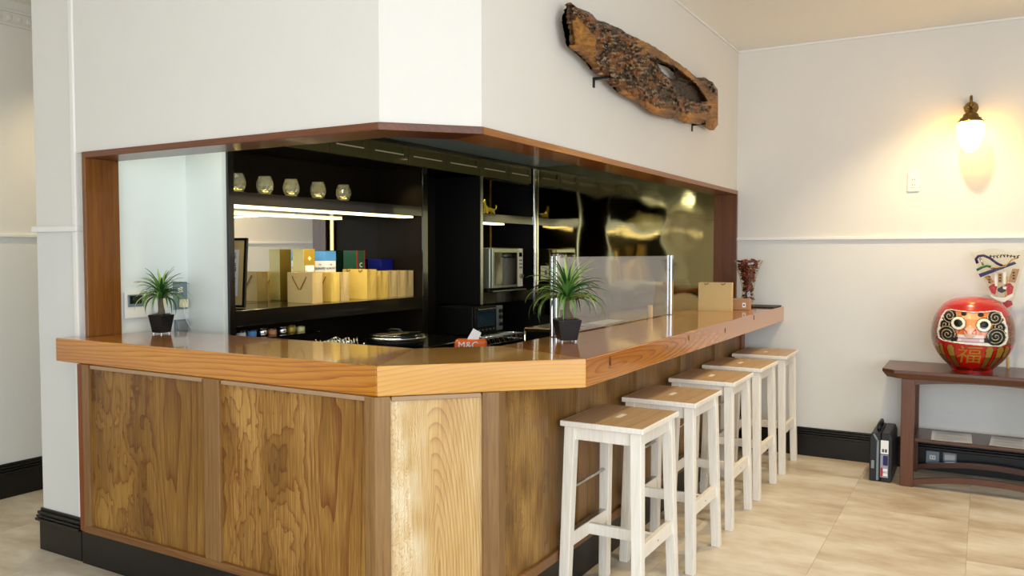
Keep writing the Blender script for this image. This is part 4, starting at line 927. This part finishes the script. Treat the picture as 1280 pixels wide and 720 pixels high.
for i in range(NU+1):
    a = polyat(OUT_T, i/NU); b = polyat(OUT_B, i/NU)
    for j in range(NV+1):
        q = j/NV; zx, zy = lerp(a[0], b[0], q), lerp(a[1], b[1], q)
        if j in (0, NV): jit = 3.5*noise.noise(Vector((i*0.35, j, 1.7)))+5*noise.noise(Vector((i*0.09, j, 4.7))); zy += jit*(1 if 0 < i < NU else 0)
        e = min(1, min(q, 1-q)*9); e2 = min(1, min(i, NU-i)/14.0)
        n1 = noise.noise(Vector((zx*0.013, zy*0.013, 3))); n2 = noise.noise(Vector((zx*0.05+2*n1, zy*0.09, 8))); n3 = noise.noise(Vector((zx*0.16, zy*0.2, 1)))
        sap = any(inpoly(zx+14*n2, zy+14*n3, L_) for L_ in SAPWOOD)
        cav = inpoly(zx+4*n3, zy+4*n2, CAV)
        h = 0.012+0.03*e*e2+0.012*n1+(0.003*n2 if sap else 0.015*n2+0.008*n3)
        if cav: h = 0.003+0.012*abs(n2)
        P = unproj(680+zx/3.6, zy/3.6, XW-0.006+max(0.002, h))
        if sap:
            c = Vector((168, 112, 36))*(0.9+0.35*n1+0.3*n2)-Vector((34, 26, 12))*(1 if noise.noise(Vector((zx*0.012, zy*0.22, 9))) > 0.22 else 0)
        elif cav: c = Vector((38, 20, 12))*(1+0.8*n3)
        else:
            k_ = n2+0.6*n3
            c = Vector((40, 27, 18)) if k_ < -0.02 else Vector((104, 64, 30)) if k_ < 0.32 else Vector((160, 132, 96))
            if n1 < -0.1: c = c*0.7
            if n3 > 0.5: c = Vector((176, 156, 124))
            if noise.noise(Vector((zx*0.03, zy*0.03, 20))) > 0.12: c = c.lerp(Vector((140, 82, 30)), 0.65)
        c = [max(6, min(235, x)) for x in c]
        dv.append(tuple(P)); dcol.append(s2l(c)); front[(i, j)] = (zx, zy)
def vid(i, j): return i*(NV+1)+j
fs = []
NVt = len(dv)
back = [(XW-0.012, v[1], v[2]) for v in dv]
for i in range(NU):
    for j in range(NV):
        zx, zy = front[(i, j)]
        if inpoly(zx, zy, HOLE): continue
        cells.add((i, j))
for (i, j) in cells:
    fs.append((vid(i, j), vid(i+1, j), vid(i+1, j+1), vid(i, j+1))); fs.append(tuple(NVt+k for k in (vid(i, j+1), vid(i+1, j+1), vid(i+1, j), vid(i, j))))
    for di, dj, e_ in ((-1, 0, ((i, j), (i, j+1))), (1, 0, ((i+1, j+1), (i+1, j))), (0, -1, ((i+1, j), (i, j))), (0, 1, ((i, j+1), (i+1, j+1)))):
        if (i+di, j+dj) not in cells:
            a, b = vid(*e_[0]), vid(*e_[1]); fs.append((b, a, a+NVt, b+NVt))
org = Vector(unproj(680+450/3.6, 300/3.6, XW)); org.x = XW
me = bpy.data.meshes.new('driftwood_slab'); me.from_pydata([tuple(Vector(v)-org) for v in dv+back], [], fs)
ca = me.color_attributes.new('Col', 'FLOAT_COLOR', 'POINT')
flat = []
for c in dcol+[s2l((92, 60, 28))]*NVt: flat += list(c)
ca.data.foreach_set('color', flat); me.materials.append(M['driftvc'])
bm = bmesh.new(); bm.from_mesh(me); bmesh.ops.recalc_face_normals(bm, faces=bm.faces); bm.to_mesh(me); bm.free()
for p in me.polygons: p.use_smooth = True
t = thing('driftwood_slab', 'long rough driftwood slab with bark and a hole, hung high on the wall over the bar', 'wall decoration', tuple(org))
o = bpy.data.objects.new('slab', me); COL.objects.link(o); o.parent = t
for px, py in ((680+262/3.6, 345/3.6), (680+697/3.6, 555/3.6)):
    P = unproj(px, py, -1.50)
    hk = thing('wall_hook', 'black metal hook holding the %s of the driftwood slab' % ('left lower edge' if px < 800 else 'right lower edge'), 'hook', (-1.544, P.y, P.z))
    build('hook_bar', MB().bb(0, 0.006, -0.008, 0.008, -0.045, 0.0).bb(0.0, 0.085, -0.007, 0.007, -0.012, 0.0).bb(0.079, 0.085, -0.007, 0.007, -0.012, 0.03), M['black'], hk, bevel=0.001)

# ------------------------------------------------------------------ wall lamp and outlet on the back wall
la = thing('wall_lamp', 'brass wall lamp with a glowing egg-shaped opal glass shade', 'lamp', (-0.092, 5.75, 0))
build('shade', MB().lathe([(0.066, 0.185), (0.0745, 0.17), (0.0775, 0.145), (0.074, 0.11), (0.064, 0.07), (0.048, 0.035), (0.028, 0.010), (0.010, 0.001), (0.001, 0)], 40, (0, 0, 2.012), cap=False), M['lampglass'], la, smooth=True)
build('cap', MB().lathe([(0.071, 2.196), (0.073, 2.203), (0.062, 2.207), (0.058, 2.220), (0.046, 2.224), (0.041, 2.242), (0.022, 2.256), (0.012, 2.262), (0.012, 2.275)], 32), M['brass'], la, smooth=True)
build('arm', MB().tube([(0, 0, 2.272), (0, 0, 2.32), (0, 0.012, 2.345), (0, 0.035, 2.357), (0, 0.06, 2.35), (0, 0.085, 2.325), (0, 0.11, 2.305), (0, 0.135, 2.30)], 0.0085, 10), M['brass'], la, smooth=True)
build('collar', MB().lathe([(0.014, 0), (0.018, 0.006), (0.014, 0.012)], 16, (0, 0, 2.287)), M['brass'], la, smooth=True)
build('wing_screw', MB().tube([(-0.035, 0, 2.282), (-0.012, 0, 2.278)], 0.003, 6).box((-0.037, 0, 2.286), (0.004, 0.012, 0.016)), M['brass'], la)
bp_ = MB(); bp_.tube([(0, 0.128, 2.30), (0, 0.140, 2.30)], 0.04, 24); build('wall_plate', bp_, M['brass'], la)
t = thing('wall_outlet', 'white double power outlet on the wall left of the brass lamp', 'outlet', (-0.408, YB-0.0005, 1.855))
build('plate', MB().bb(-0.036, 0.036, -0.008, 0, -0.061, 0.061), M['plasticw'], t, bevel=0.004); build('insert', MB().bb(-0.018, 0.018, -0.0105, -0.0082, -0.034, 0.034), M['plasticw'], t, bevel=0.002)
build('slot', MB().bb(-0.008, -0.005, -0.0112, -0.0104, 0.012, 0.022).bb(0.005, 0.008, -0.0112, -0.0104, 0.012, 0.022).bb(-0.008, -0.005, -0.0112, -0.0104, -0.022, -0.012).bb(0.005, 0.008, -0.0112, -0.0104, -0.022, -0.012), M['black'], t)
# baseboard outlets
for x, l, sock in ((-0.262, 'steel outlet plate with two sockets on the skirting under the table', True), (-0.165, 'steel outlet plate with closed flap on the skirting under the table', False)):
    t = thing('skirting_outlet', l, 'outlet', (x, YB-0.0185, 0.082), 0)
    build('plate', MB().bb(-0.038, 0.038, -0.006, 0, -0.036, 0.045), M['grey'], t, bevel=0.002); build('lip', MB().bb(-0.038, 0.038, -0.03, -0.006, -0.040, -0.034), M['chrome'], t, bevel=0.002)
    if sock: build('socket', MB().bb(-0.017, 0.017, -0.009, -0.0062, -0.008, 0.02), M['plasticw'], t, bevel=0.002); build('slot', MB().bb(-0.009, -0.005, -0.0096, -0.009, 0, 0.012).bb(0.005, 0.009, -0.0096, -0.009, 0, 0.012), M['black'], t)
    else: build('flap', MB().bb(-0.03, 0.03, -0.010, -0.0062, -0.02, 0.035), M['steel'], t, bevel=0.002)

# ------------------------------------------------------------------ console table
tb = thing('console_table', 'dark walnut console table with clipped corners and arched rails', 'table', (0.05, 5.61, 0))
TW = 0.575; yf, yb_ = -0.24, 0.245
oct_ = [(-TW, yf+0.055), (-TW+0.07, yf), (TW-0.07, yf), (TW, yf+0.055), (TW, yb_), (-TW, yb_)]
mbt = MB(); n = len(oct_)
low = [(x*0.985 if abs(x) > 0.5 else x, y, 0.652) for x, y in oct_]; 
vs = [(x*0.955, y*0.96, 0.650) for x, y in oct_]+[(x, y, 0.682) for x, y in oct_]+[(x, y, 0.70) for x, y in oct_]
fs = [tuple(range(n-1, -1, -1)), tuple(range(2*n, 3*n))]
for l_ in (0, 1):
    for i in range(n): fs.append((l_*n+i, l_*n+(i+1) % n, (l_+1)*n+(i+1) % n, (l_+1)*n+i))
build('tabletop', mbt.add(vs, fs), M['walnut'], tb, bevel=0.003)
lx0, lx1 = -0.465, -0.393
for s in (-1, 1):
    for y0 in (yf+0.02, yb_-0.07):
        build('leg', MB().bb(min(s*lx0, s*lx1), max(s*lx0, s*lx1), y0, y0+0.05, 0, 0.65), M['walnutZ'], tb, bevel=0.003)
def arch(z_end, z_mid, thick, flat_top, y0, y1, name):
    N_ = 24; X0 = 0.393; top = []; bot = []
    for i in range(N_+1):
        x = -X0+2*X0*i/N_; k_ = 1-(x/X0)**2
        if flat_top is None: top.append((x, z_end+(z_mid-z_end)*k_)); bot.append((x, max(0.0, z_end-thick+(z_mid-z_end)*k_)))
        else: top.append((x, flat_top)); bot.append((x, z_end+(z_mid-z_end)*k_))
    return build(name, MB().prismxz(bot+top[::-1], y0, y1), M['walnut'], tb)
for y0 in (yf+0.028, yb_-0.05):
    arch(0.615, 0.642, 0, 0.65, y0, y0+0.022, 'arched_apron'); arch(0.045, 0.092, 0.034, None, y0, y0+0.026, 'arched_stretcher')
build('shelf', MB().bb(-0.393, 0.393, -0.175, 0.18, 0.268, 0.286), M['walnut'], tb, bevel=0.002)
build('shelf_rail', MB().bb(-0.43, -0.41, yf+0.07, yb_-0.07, 0.262, 0.292).bb(0.41, 0.43, yf+0.07, yb_-0.07, 0.262, 0.292), M['walnut'], tb)
for (x, w_, l, rz) in ((-0.20, 0.215, 'white printed sheet on the table shelf, left of the pair', 0.03), (0.115, 0.225, 'white printed sheet on the table shelf, right of the pair', -0.05)):
    t = thing('paper_sheet', l, 'paper', (0.05+x, 5.58, 0.2868), rz, 'printed sheets on the table shelf')
    build('sheet', MB().grid(lambda u, v, w_=w_: ((u-0.5)*w_, (v-0.5)*0.28, 0.0008+0.004*abs(u-0.5)**2), 8, 4), M['white'], t)
    random.seed(int(x*100)); ln = MB()
    for k in range(12):
        if k in (4, 8): continue
        yy = 0.115-k*0.02; x1 = random.uniform(-0.0, 0.09)
        ln.add([(-w_*0.42, yy, 0.0024), (x1, yy, 0.0024), (x1, yy+0.006, 0.0024), (-w_*0.42, yy+0.006, 0.0024)], [(0, 1, 2, 3)])
    tag(build('printed_lines', ln, M['faint'], t), kind='stuff')
# ------------------------------------------------------------------ tool case on the floor
tc_ = thing('tool_case', 'black plastic tool case standing upright on the floor beside the table', 'case', (-0.525, 5.61, 0), 0)
for s, n_ in ((-1, 'shell_half'), (1, 'shell_half')):
    prof_ = [(0.0, 0.005), (0.058, 0.0), (0.062, 0.01), (0.062, 0.27), (0.05, 0.30), (0.0, 0.30)]
    build(n_, MB().prismxz([(s*x+s*0.001, z) for x, z in prof_], -0.19, 0.17), M['case'], tc_, bevel=0.006)
build('seam_strip', MB().bb(-0.022, -0.010, -0.1935, -0.1905, 0.01, 0.255).box((-0.028, -0.192, 0.272), (0.010, 0.003, 0.05), rot=Matrix.Rotation(radians(-30), 3, 'Y')), M['grey'], tc_)
build('latch', MB().bb(-0.052, -0.034, -0.199, -0.19, 0.08, 0.13), M['grey'], tc_, bevel=0.002)
build('carry_handle', MB().tube([(-0.02, -0.10, 0.295), (-0.02, -0.10, 0.325), (-0.02, -0.085, 0.335), (-0.02, 0.065, 0.335), (-0.02, 0.08, 0.325), (-0.02, 0.08, 0.295)], 0.011, 8), M['case'], tc_, smooth=True)
sl = build('sticker', MB().bb(0.0, 0.044, -0.1925, -0.1908, 0.175, 0.258), M['white'], tc_); build('barcode', MB().bb(0.008, 0.02, -0.1932, -0.1926, 0.185, 0.205).bb(0.024, 0.036, -0.1932, -0.1926, 0.185, 0.205), M['ink'], sl)
s2 = build('sticker', MB().bb(0.0, 0.044, -0.1925, -0.1908, 0.03, 0.17), mat('sticker_grey_blue', (150, 156, 172), 0.5, var=0.1), tc_)
build('red_print', MB().bb(0.002, 0.012, -0.1932, -0.1926, 0.035, 0.09), M['red'], s2); build('dark_print', MB().bb(0.014, 0.042, -0.1932, -0.1926, 0.105, 0.165), M['navy'], s2); build('white_print', MB().bb(0.016, 0.04, -0.1932, -0.1926, 0.04, 0.085), M['white'], s2)
put_text('SKC', 0.018, M['navy'], s2, (0.028, -0.1936, 0.062), (pi/2, 0, 0))

# ------------------------------------------------------------------ daruma
S_ = 1/1162.0
DP = [(157, 0.5), (160, 50), (170, 105), (185, 145), (210, 180), (250, 212), (300, 238), (350, 252), (400, 257), (450, 255), (500, 243), (550, 218), (600, 180), (640, 140), (655, 128), (672, 126)]
def dR(zy):
    zy = max(157, min(672, zy))
    for (a, ra), (b, rb) in zip(DP, DP[1:]):
        if a <= zy <= b:
            q = (zy-a)/(b-a); return lerp(ra, rb, q)
    return 126
def smooth_dR(zy): return (dR(zy-6)+dR(zy)+dR(zy+6))/3 if 175 < zy < 640 else dR(zy)
CX = 304
RED = (176, 14, 8)
def ell(x, y, cx, cy, a, b): return ((x-cx)/a)**2+((y-cy)/b)**2
FACE = [(140, 248), (175, 240), (240, 247), (300, 250), (370, 247), (430, 240), (468, 252), (492, 300), (508, 360), (512, 420), (500, 462), (470, 476), (400, 474), (300, 468), (200, 462), (130, 456), (100, 440), (92, 400), (98, 350), (115, 290)]
def spiral(x, y, cx, cy, R_, s=1):
    d = math.hypot(x-cx, y-cy); a = math.atan2(y-cy, x-cx)*s
    if d > R_: return None
    return sin(d*0.33+a) > 0
def face_col(x, y):
    """painted face of the doll, x y on the drawing sheet of the face"""
    sx = abs(x-300); left = x < 300
    for cx, cy in ((218, 330), (372, 336)):
        d = math.hypot(x-cx, y-cy)
        if d < 26: return (16, 18, 16)
        if d < 43: return (240, 238, 214)
        if d < 48: return (60, 30, 14)
    for cx, cy in ((250, 266), (352, 270)):
        if ell(x, y, cx, cy, 18, 15) < 1: return (20, 14, 12)
    # nose and nostril arcs
    for cx in (246, 332):
        d = math.hypot(x-cx, y-394)
        if 22 < d < 30 and y < 398: return (206, 44, 20)
    if ell(x, y, 290, 385, 34, 40) < 1: return (238, 196, 170) if y > 360 else (240, 176, 130)
    # mouth
    if 405 < y < 465 and 215 < x < 375:
        if 425 < y < 430 or 448 < y < 452: return (150, 90, 100)
        if 430 <= y <= 448 and 240 < x < 350: return (222, 186, 196)
        return (236, 228, 226)
    # moustache
    for s, cx in ((-1, 212), (1, 378)):
        xx = (x-cx)*s
        if ell(x, y, cx, 440, 44, 20-0.15*xx) < 1 and y < 452: return (20, 18, 18)
    # side hair and beard masses
    for cx, cy, a, b, sg in ((160, 285, 52, 42, 1), (440, 288, 52, 44, -1), (152, 408, 58, 58, 1), (446, 412, 62, 60, -1), (135, 345, 40, 30, 1), (465, 350, 42, 34, -1)):
        if ell(x, y, cx, cy, a, b) < 1:
            d = math.hypot(x-cx, y-cy)
            wv = sin(d*0.30+math.atan2(y-cy, (x-cx)*sg)*1.0)
            if wv > 0.9: return (226, 208, 176)
            if wv > 0.68: return (96, 88, 74)
            return (18, 24, 20)
    # cheeks orange, blending to pale
    if sx > 150 or y > 440: return (238, 226, 206)
    g = min(1, abs(y-350)/90); k_ = 0.5+0.5*sin(sx*0.09)
    c = Vector((224, 112, 36)).lerp(Vector((240, 190, 140)), 0.25*k_+0.5*max(0, 1-sx/45))
    if 262 < y < 300 and sx < 60: c = Vector((234, 176, 120))
    return tuple(c)
def body_col(x, y):
    # x,y drawing coordinates on the front
    # gold stripes below the face
    if y > 478:
        for cx, wd in ((92, 13), (118, 12), (176, 22), (408, 22), (470, 20), (508, 13)):
            k_ = (y-478)/150.0
            if k_ > 1: continue
            c0 = cx+(CX-cx)*0.38*k_*k_; w_ = wd*(1-0.5*k_)*min(1, 0.5+4*k_)
            d = abs(x-c0)
            if d < w_: return (150, 116, 40) if k_ < 0.5 else (110, 76, 26)
            if d < w_+6: return (92, 10, 8)
        if y > 600 and abs(abs(x-CX)-50)**2/2000+((y-648)/16)**2 < 1: return (100, 20, 10)
    # gold flecks beside the face
    if 275 < y < 470 and (x < 100 or x > 500):
        n_ = noise.noise(Vector((x*0.10, y*0.10, 2)))
        e_ = abs(x-CX)
        if n_ > 0.0: return (128, 84, 30)
        return (118, 22, 12)
    if 455 < y < 478 and 90 < x < 515: return (176, 16, 10)
    return RED
da = thing('daruma_doll', 'large round red lucky doll with painted face and gold lettering', 'doll', (-0.052, 5.56, 0.7005))
NC, NR = 300, 220
vs = []; fs = []; cols = []
for j in range(NR+1):
    zy = 157+(672-157)*(j/NR)
    if j == 0: zy = 157
    R_ = smooth_dR(zy)
    for k in range(NC):
        a = -pi+2*pi*k/NC   # a=0 faces -Y
        x = R_*sin(a); y = -R_*cos(a)
        X_ = CX+x; r2 = 1.0; c = RED
        if cos(a) > 0.0:
            infc = inpoly(X_, zy, FACE)
            if infc:
                c = face_col(X_, zy)
                near = not (inpoly(X_-7, zy, FACE) and inpoly(X_+7, zy, FACE) and inpoly(X_, zy-6, FACE) and inpoly(X_, zy+6, FACE))
                if near: c = (236, 230, 220)
                else:
                    r2 = 0.965
                    if ell(X_, zy, 290, 385, 36, 42) < 1: r2 = 0.99+0.035*(1-ell(X_, zy, 290, 385, 36, 42))
                    for cx, cy in ((218, 330), (372, 336)):
                        if math.hypot(X_-cx, zy-cy) < 43: r2 = 0.978
            else: c = body_col(X_, zy)
        vs.append((x*S_*r2, y*S_*r2, (672-zy)*S_)); cols.append(s2l(c))
for j in range(NR):
    for k in range(NC): fs.append((j*NC+k, j*NC+(k+1) % NC, (j+1)*NC+(k+1) % NC, (j+1)*NC+k))
fs.append(tuple(NR*NC+k for k in range(NC)))
me = bpy.data.meshes.new('doll_body'); me.from_pydata(vs, [], fs)
ca = me.color_attributes.new('Col', 'FLOAT_COLOR', 'POINT'); ca.data.foreach_set('color', [x for c in cols for x in c])
me.materials.append(M['lacquervc'])
bm = bmesh.new(); bm.from_mesh(me); bmesh.ops.recalc_face_normals(bm, faces=bm.faces); bm.to_mesh(me); bm.free()
for p in me.polygons: p.use_smooth = True
o = bpy.data.objects.new('doll_body', me); COL.objects.link(o); o.parent = da
def wrap_on_doll(me, cx, cy, off_=0.002):
    bm = bmesh.new(); bm.from_mesh(me)
    for _ in range(2): bmesh.ops.subdivide_edges(bm, edges=[e for e in bm.edges if e.calc_length() > 0.008], cuts=1)
    for v in bm.verts:
        ux = cx*S_+v.co.x; wz = cy*S_+v.co.y; zy = 672-wz/S_; R_ = smooth_dR(zy)*S_
        lift = off_ if v.co.z > 0 else 0.0
        v.co = Vector((ux, -sqrt(max(1e-6, (R_+lift)**2-ux*ux)), wz))
    bm.to_mesh(me); bm.free()
tmh = text_mesh('福', 0.112, 0.001)
for v_ in tmh.vertices: v_.co.x = v_.co.x*1.2+v_.co.y*0.12
wrap_on_doll(tmh, 290-CX, 672-548); tmh.materials.clear(); tmh.materials.append(M['gold'])
o = bpy.data.objects.new('gold_character', tmh); COL.objects.link(o); o.parent = da
for n_, xx in (('eye', 218), ('eye', 372)):
    yy = 330 if xx < 300 else 336
    R_ = dR(yy)*S_*0.978; u = (xx-CX)*S_
    mbp = MB().lathe([(0.001, 0.0065), (0.012, 0.0052), (0.019, 0.002), (0.0225, 0.0)], 24)
    eo = build('pupil', mbp, M['black'], da, smooth=True, loc=(u, -sqrt(R_**2-u*u)+0.002, (672-yy)*S_), rot=(pi/2, 0, math.asin(u/R_)))

# ------------------------------------------------------------------ wrapped festival rake on a stick
ra = thing('festival_rake', 'decorative good luck rake in a cellophane bag on a pale wooden stick', 'decoration', (0.135, 5.79, 0.7005))
build('stick', MB().tube([(0.002, 0.0, 0.0), (-0.012, 0.005, 0.30), (-0.02, 0.01, 0.56)], 0.0085, 8), M['bamboo'], ra)
def rp(zx, zy, dy=0):   # drawing sheet of the rake (zoomed crop, 7.2 px per picture px), metres
    return ((1200+zx/7.2-1261)/205.0, dy, (460-(300+zy/7.2))/205.0)
def plate(name, pts, mt, dy, th_=0.004):
    P = [rp(x, y, 0) for x, y in pts]; return build(name, MB().prismxz([(p[0], p[2]) for p in P], dy-th_/2, dy+th_/2), M[mt], ra)
plate('red_fan', [(275, 425), (310, 395), (345, 410), (330, 495), (300, 480)], 'red', 0.0)
plate('red_fan', [(405, 400), (440, 385), (470, 420), (460, 480), (425, 500)], 'red', 0.0)
plate('red_fan', [(400, 540), (455, 545), (468, 580), (405, 625), (385, 590)], 'red', -0.002)
plate('white_paper', [(290, 490), (330, 515), (400, 520), (468, 475), (465, 505), (400, 560), (350, 545), (300, 515)], 'white', -0.012)
plate('bird_figure', [(345, 440), (380, 415), (415, 420), (410, 460), (380, 478), (350, 465)], 'black', -0.018)
plate('bird_head', [(385, 420), (415, 420), (412, 445), (388, 440)], 'white', -0.022)
for pts in ([(240, 335), (275, 320), (320, 380), (290, 400)], [(455, 260), (510, 262), (480, 385), (425, 375)], [(345, 300), (380, 300), (378, 385), (350, 385)]):
    f_ = plate('name_tag', pts, 'kraftdark', -0.008)
    cx = sum(p[0] for p in pts)/4; cy = sum(p[1] for p in pts)/4
    for dz in (-26, 0, 26):
        c_ = rp(cx, cy+dz, -0.0115); build('tag_stroke', MB().box(c_, (0.011, 0.001, 0.008)), M['inkdark'], f_)
plate('paper_strip', [(318, 300), (345, 300), (345, 420), (325, 415)], 'white', -0.004); plate('paper_strip', [(385, 290), (410, 285), (408, 400), (390, 395)], 'white', -0.004)
plate('navy_ribbon', [(195, 310), (470, 195), (485, 215), (210, 340)], 'navy', -0.014)
build('navy_cord', MB().tube([rp(x, y, -0.01) for x, y in ((185, 215), (172, 175), (190, 148), (230, 142), (280, 165), (340, 215), (380, 235))], 0.008, 8), M['navy'], ra, smooth=True)
build('green_cord', MB().tube([rp(x, y, -0.012) for x, y in ((180, 275), (220, 250), (260, 235), (290, 245))], 0.008, 6), mat('green_cord', (40, 110, 60), 0.5), ra, smooth=True)
build('gold_cord', MB().tube([rp(x, y, -0.016) for x, y in ((290, 260), (330, 250), (400, 240), (450, 180), (500, 160))], 0.004, 6), M['gold'], ra, smooth=True)
build('silver_band', MB().tube([rp(x, y, -0.012) for x, y in ((200, 160), (215, 190), (230, 230))], 0.006, 6), M['chrome'], ra, smooth=True)
lt_ = MB(); random.seed(9)
for k in range(9): x = 285+k*26; lt_.box(rp(x, 150+5*sin(k), -0.03), (0.007, 0.001, 0.016), rot=Matrix.Rotation(random.uniform(-0.5, 0.5), 3, 'Y')).box(rp(x+8, 143+6*cos(k), -0.03), (0.012, 0.001, 0.004))
build('bag_print', lt_, M['inkdark'], ra)
def filmf(side):
    def f(u, v):   # v 0 top .. 1 bottom
        zy = lerp(95, 720, v)+14*sin(u*9+1); half = lerp(225, 40, min(1, v*1.15)); cxm = lerp(345, 425, v)
        p = rp(cxm+(u-0.5)*2*half, zy); bulge = 0.032*(1-(2*u-1)**2)*(1-v*0.6)
        w_ = 0.010*noise.noise(Vector((u*7, v*9, 3+side)))+0.006*noise.noise(Vector((u*20, v*20, side)))
        return (p[0], side*(0.006+bulge)+w_, p[2])
    return f
build('cellophane', MB().grid(filmf(-1), 36, 50).grid(filmf(1), 24, 36), M['film'], ra, smooth=True)

# ------------------------------------------------------------------ ceiling downlights (fixtures and their light)
for i, (x, y) in enumerate(DOWN):
    t = thing('ceiling_downlight', ['recessed ceiling downlight near the back wall', 'recessed ceiling downlight above the far stools', 'recessed ceiling downlight above the bar corner', 'recessed ceiling downlight left in front of the counter', 'added ceiling downlight brightening the left hallway'][i], 'lamp', (x, y, ZC))  # the hallway one is added to warm the hall wall
    build('ring', MB().lathe([(0.045, 0), (0.062, 0), (0.064, -0.006), (0.043, -0.004)], 28, (0, 0, 0), cap=False), M['rail'], t, smooth=True)
    build('lens', MB().lathe([(0.001, -0.002), (0.043, -0.003)], 24, cap=False), M['downglow'], t)
    spot('downlight', (x, y, ZC-0.03), (x, y, 0), [88, 62, 13, 18, 32][i], WARM, 106, 0.75)
for i, (x, y) in enumerate(((-2.62, 3.3), (-2.62, 4.9))):
    t = thing('kitchen_downlight', ['kitchen ceiling downlight in front of the display shelves', 'kitchen ceiling downlight in front of the microwave'][i], 'lamp', (x, y, 2.095))
    build('ring', MB().lathe([(0.035, 0), (0.05, 0), (0.05, -0.006), (0.034, -0.004)], 24, cap=False), M['brass'], t, smooth=True)
    build('lens', MB().lathe([(0.001, -0.002), (0.034, -0.003)], 24, cap=False), M['downglow'], t)
    spot('kitchen_light', (x, y, 2.07), (x-0.35, y, 1.1), 16, (1.0, 0.78, 0.36), 120, 0.8)
# shelf lights in the cabinets, then an added fill for the kitchen wall
area_light('shelf_light', (-3.26, 3.56, 1.622), (-3.28, 3.56, 0), 0.06, 1.4, 5, (1.0, 0.88, 0.6))
for y in (3.05, 3.44, 4.22): spot('niche_light', (-3.30, y, 1.95), (-3.24, y, 1.7), 4, (1.0, 0.82, 0.42), 110, 0.8, 0.015)
spot('niche_light', (-3.40, 5.3, 1.93), (-3.36, 5.42, 1.7), 2.5, (1.0, 0.82, 0.3), 100, 0.8, 0.015)
area_light('kitchen_wall_fill', (-2.95, 2.48, 2.02), (-3.42, 2.7, 1.0), 0.3, 0.12, 1.3, (0.95, 1.0, 0.85))  # added fill without a fixture, brightens the white kitchen end wall
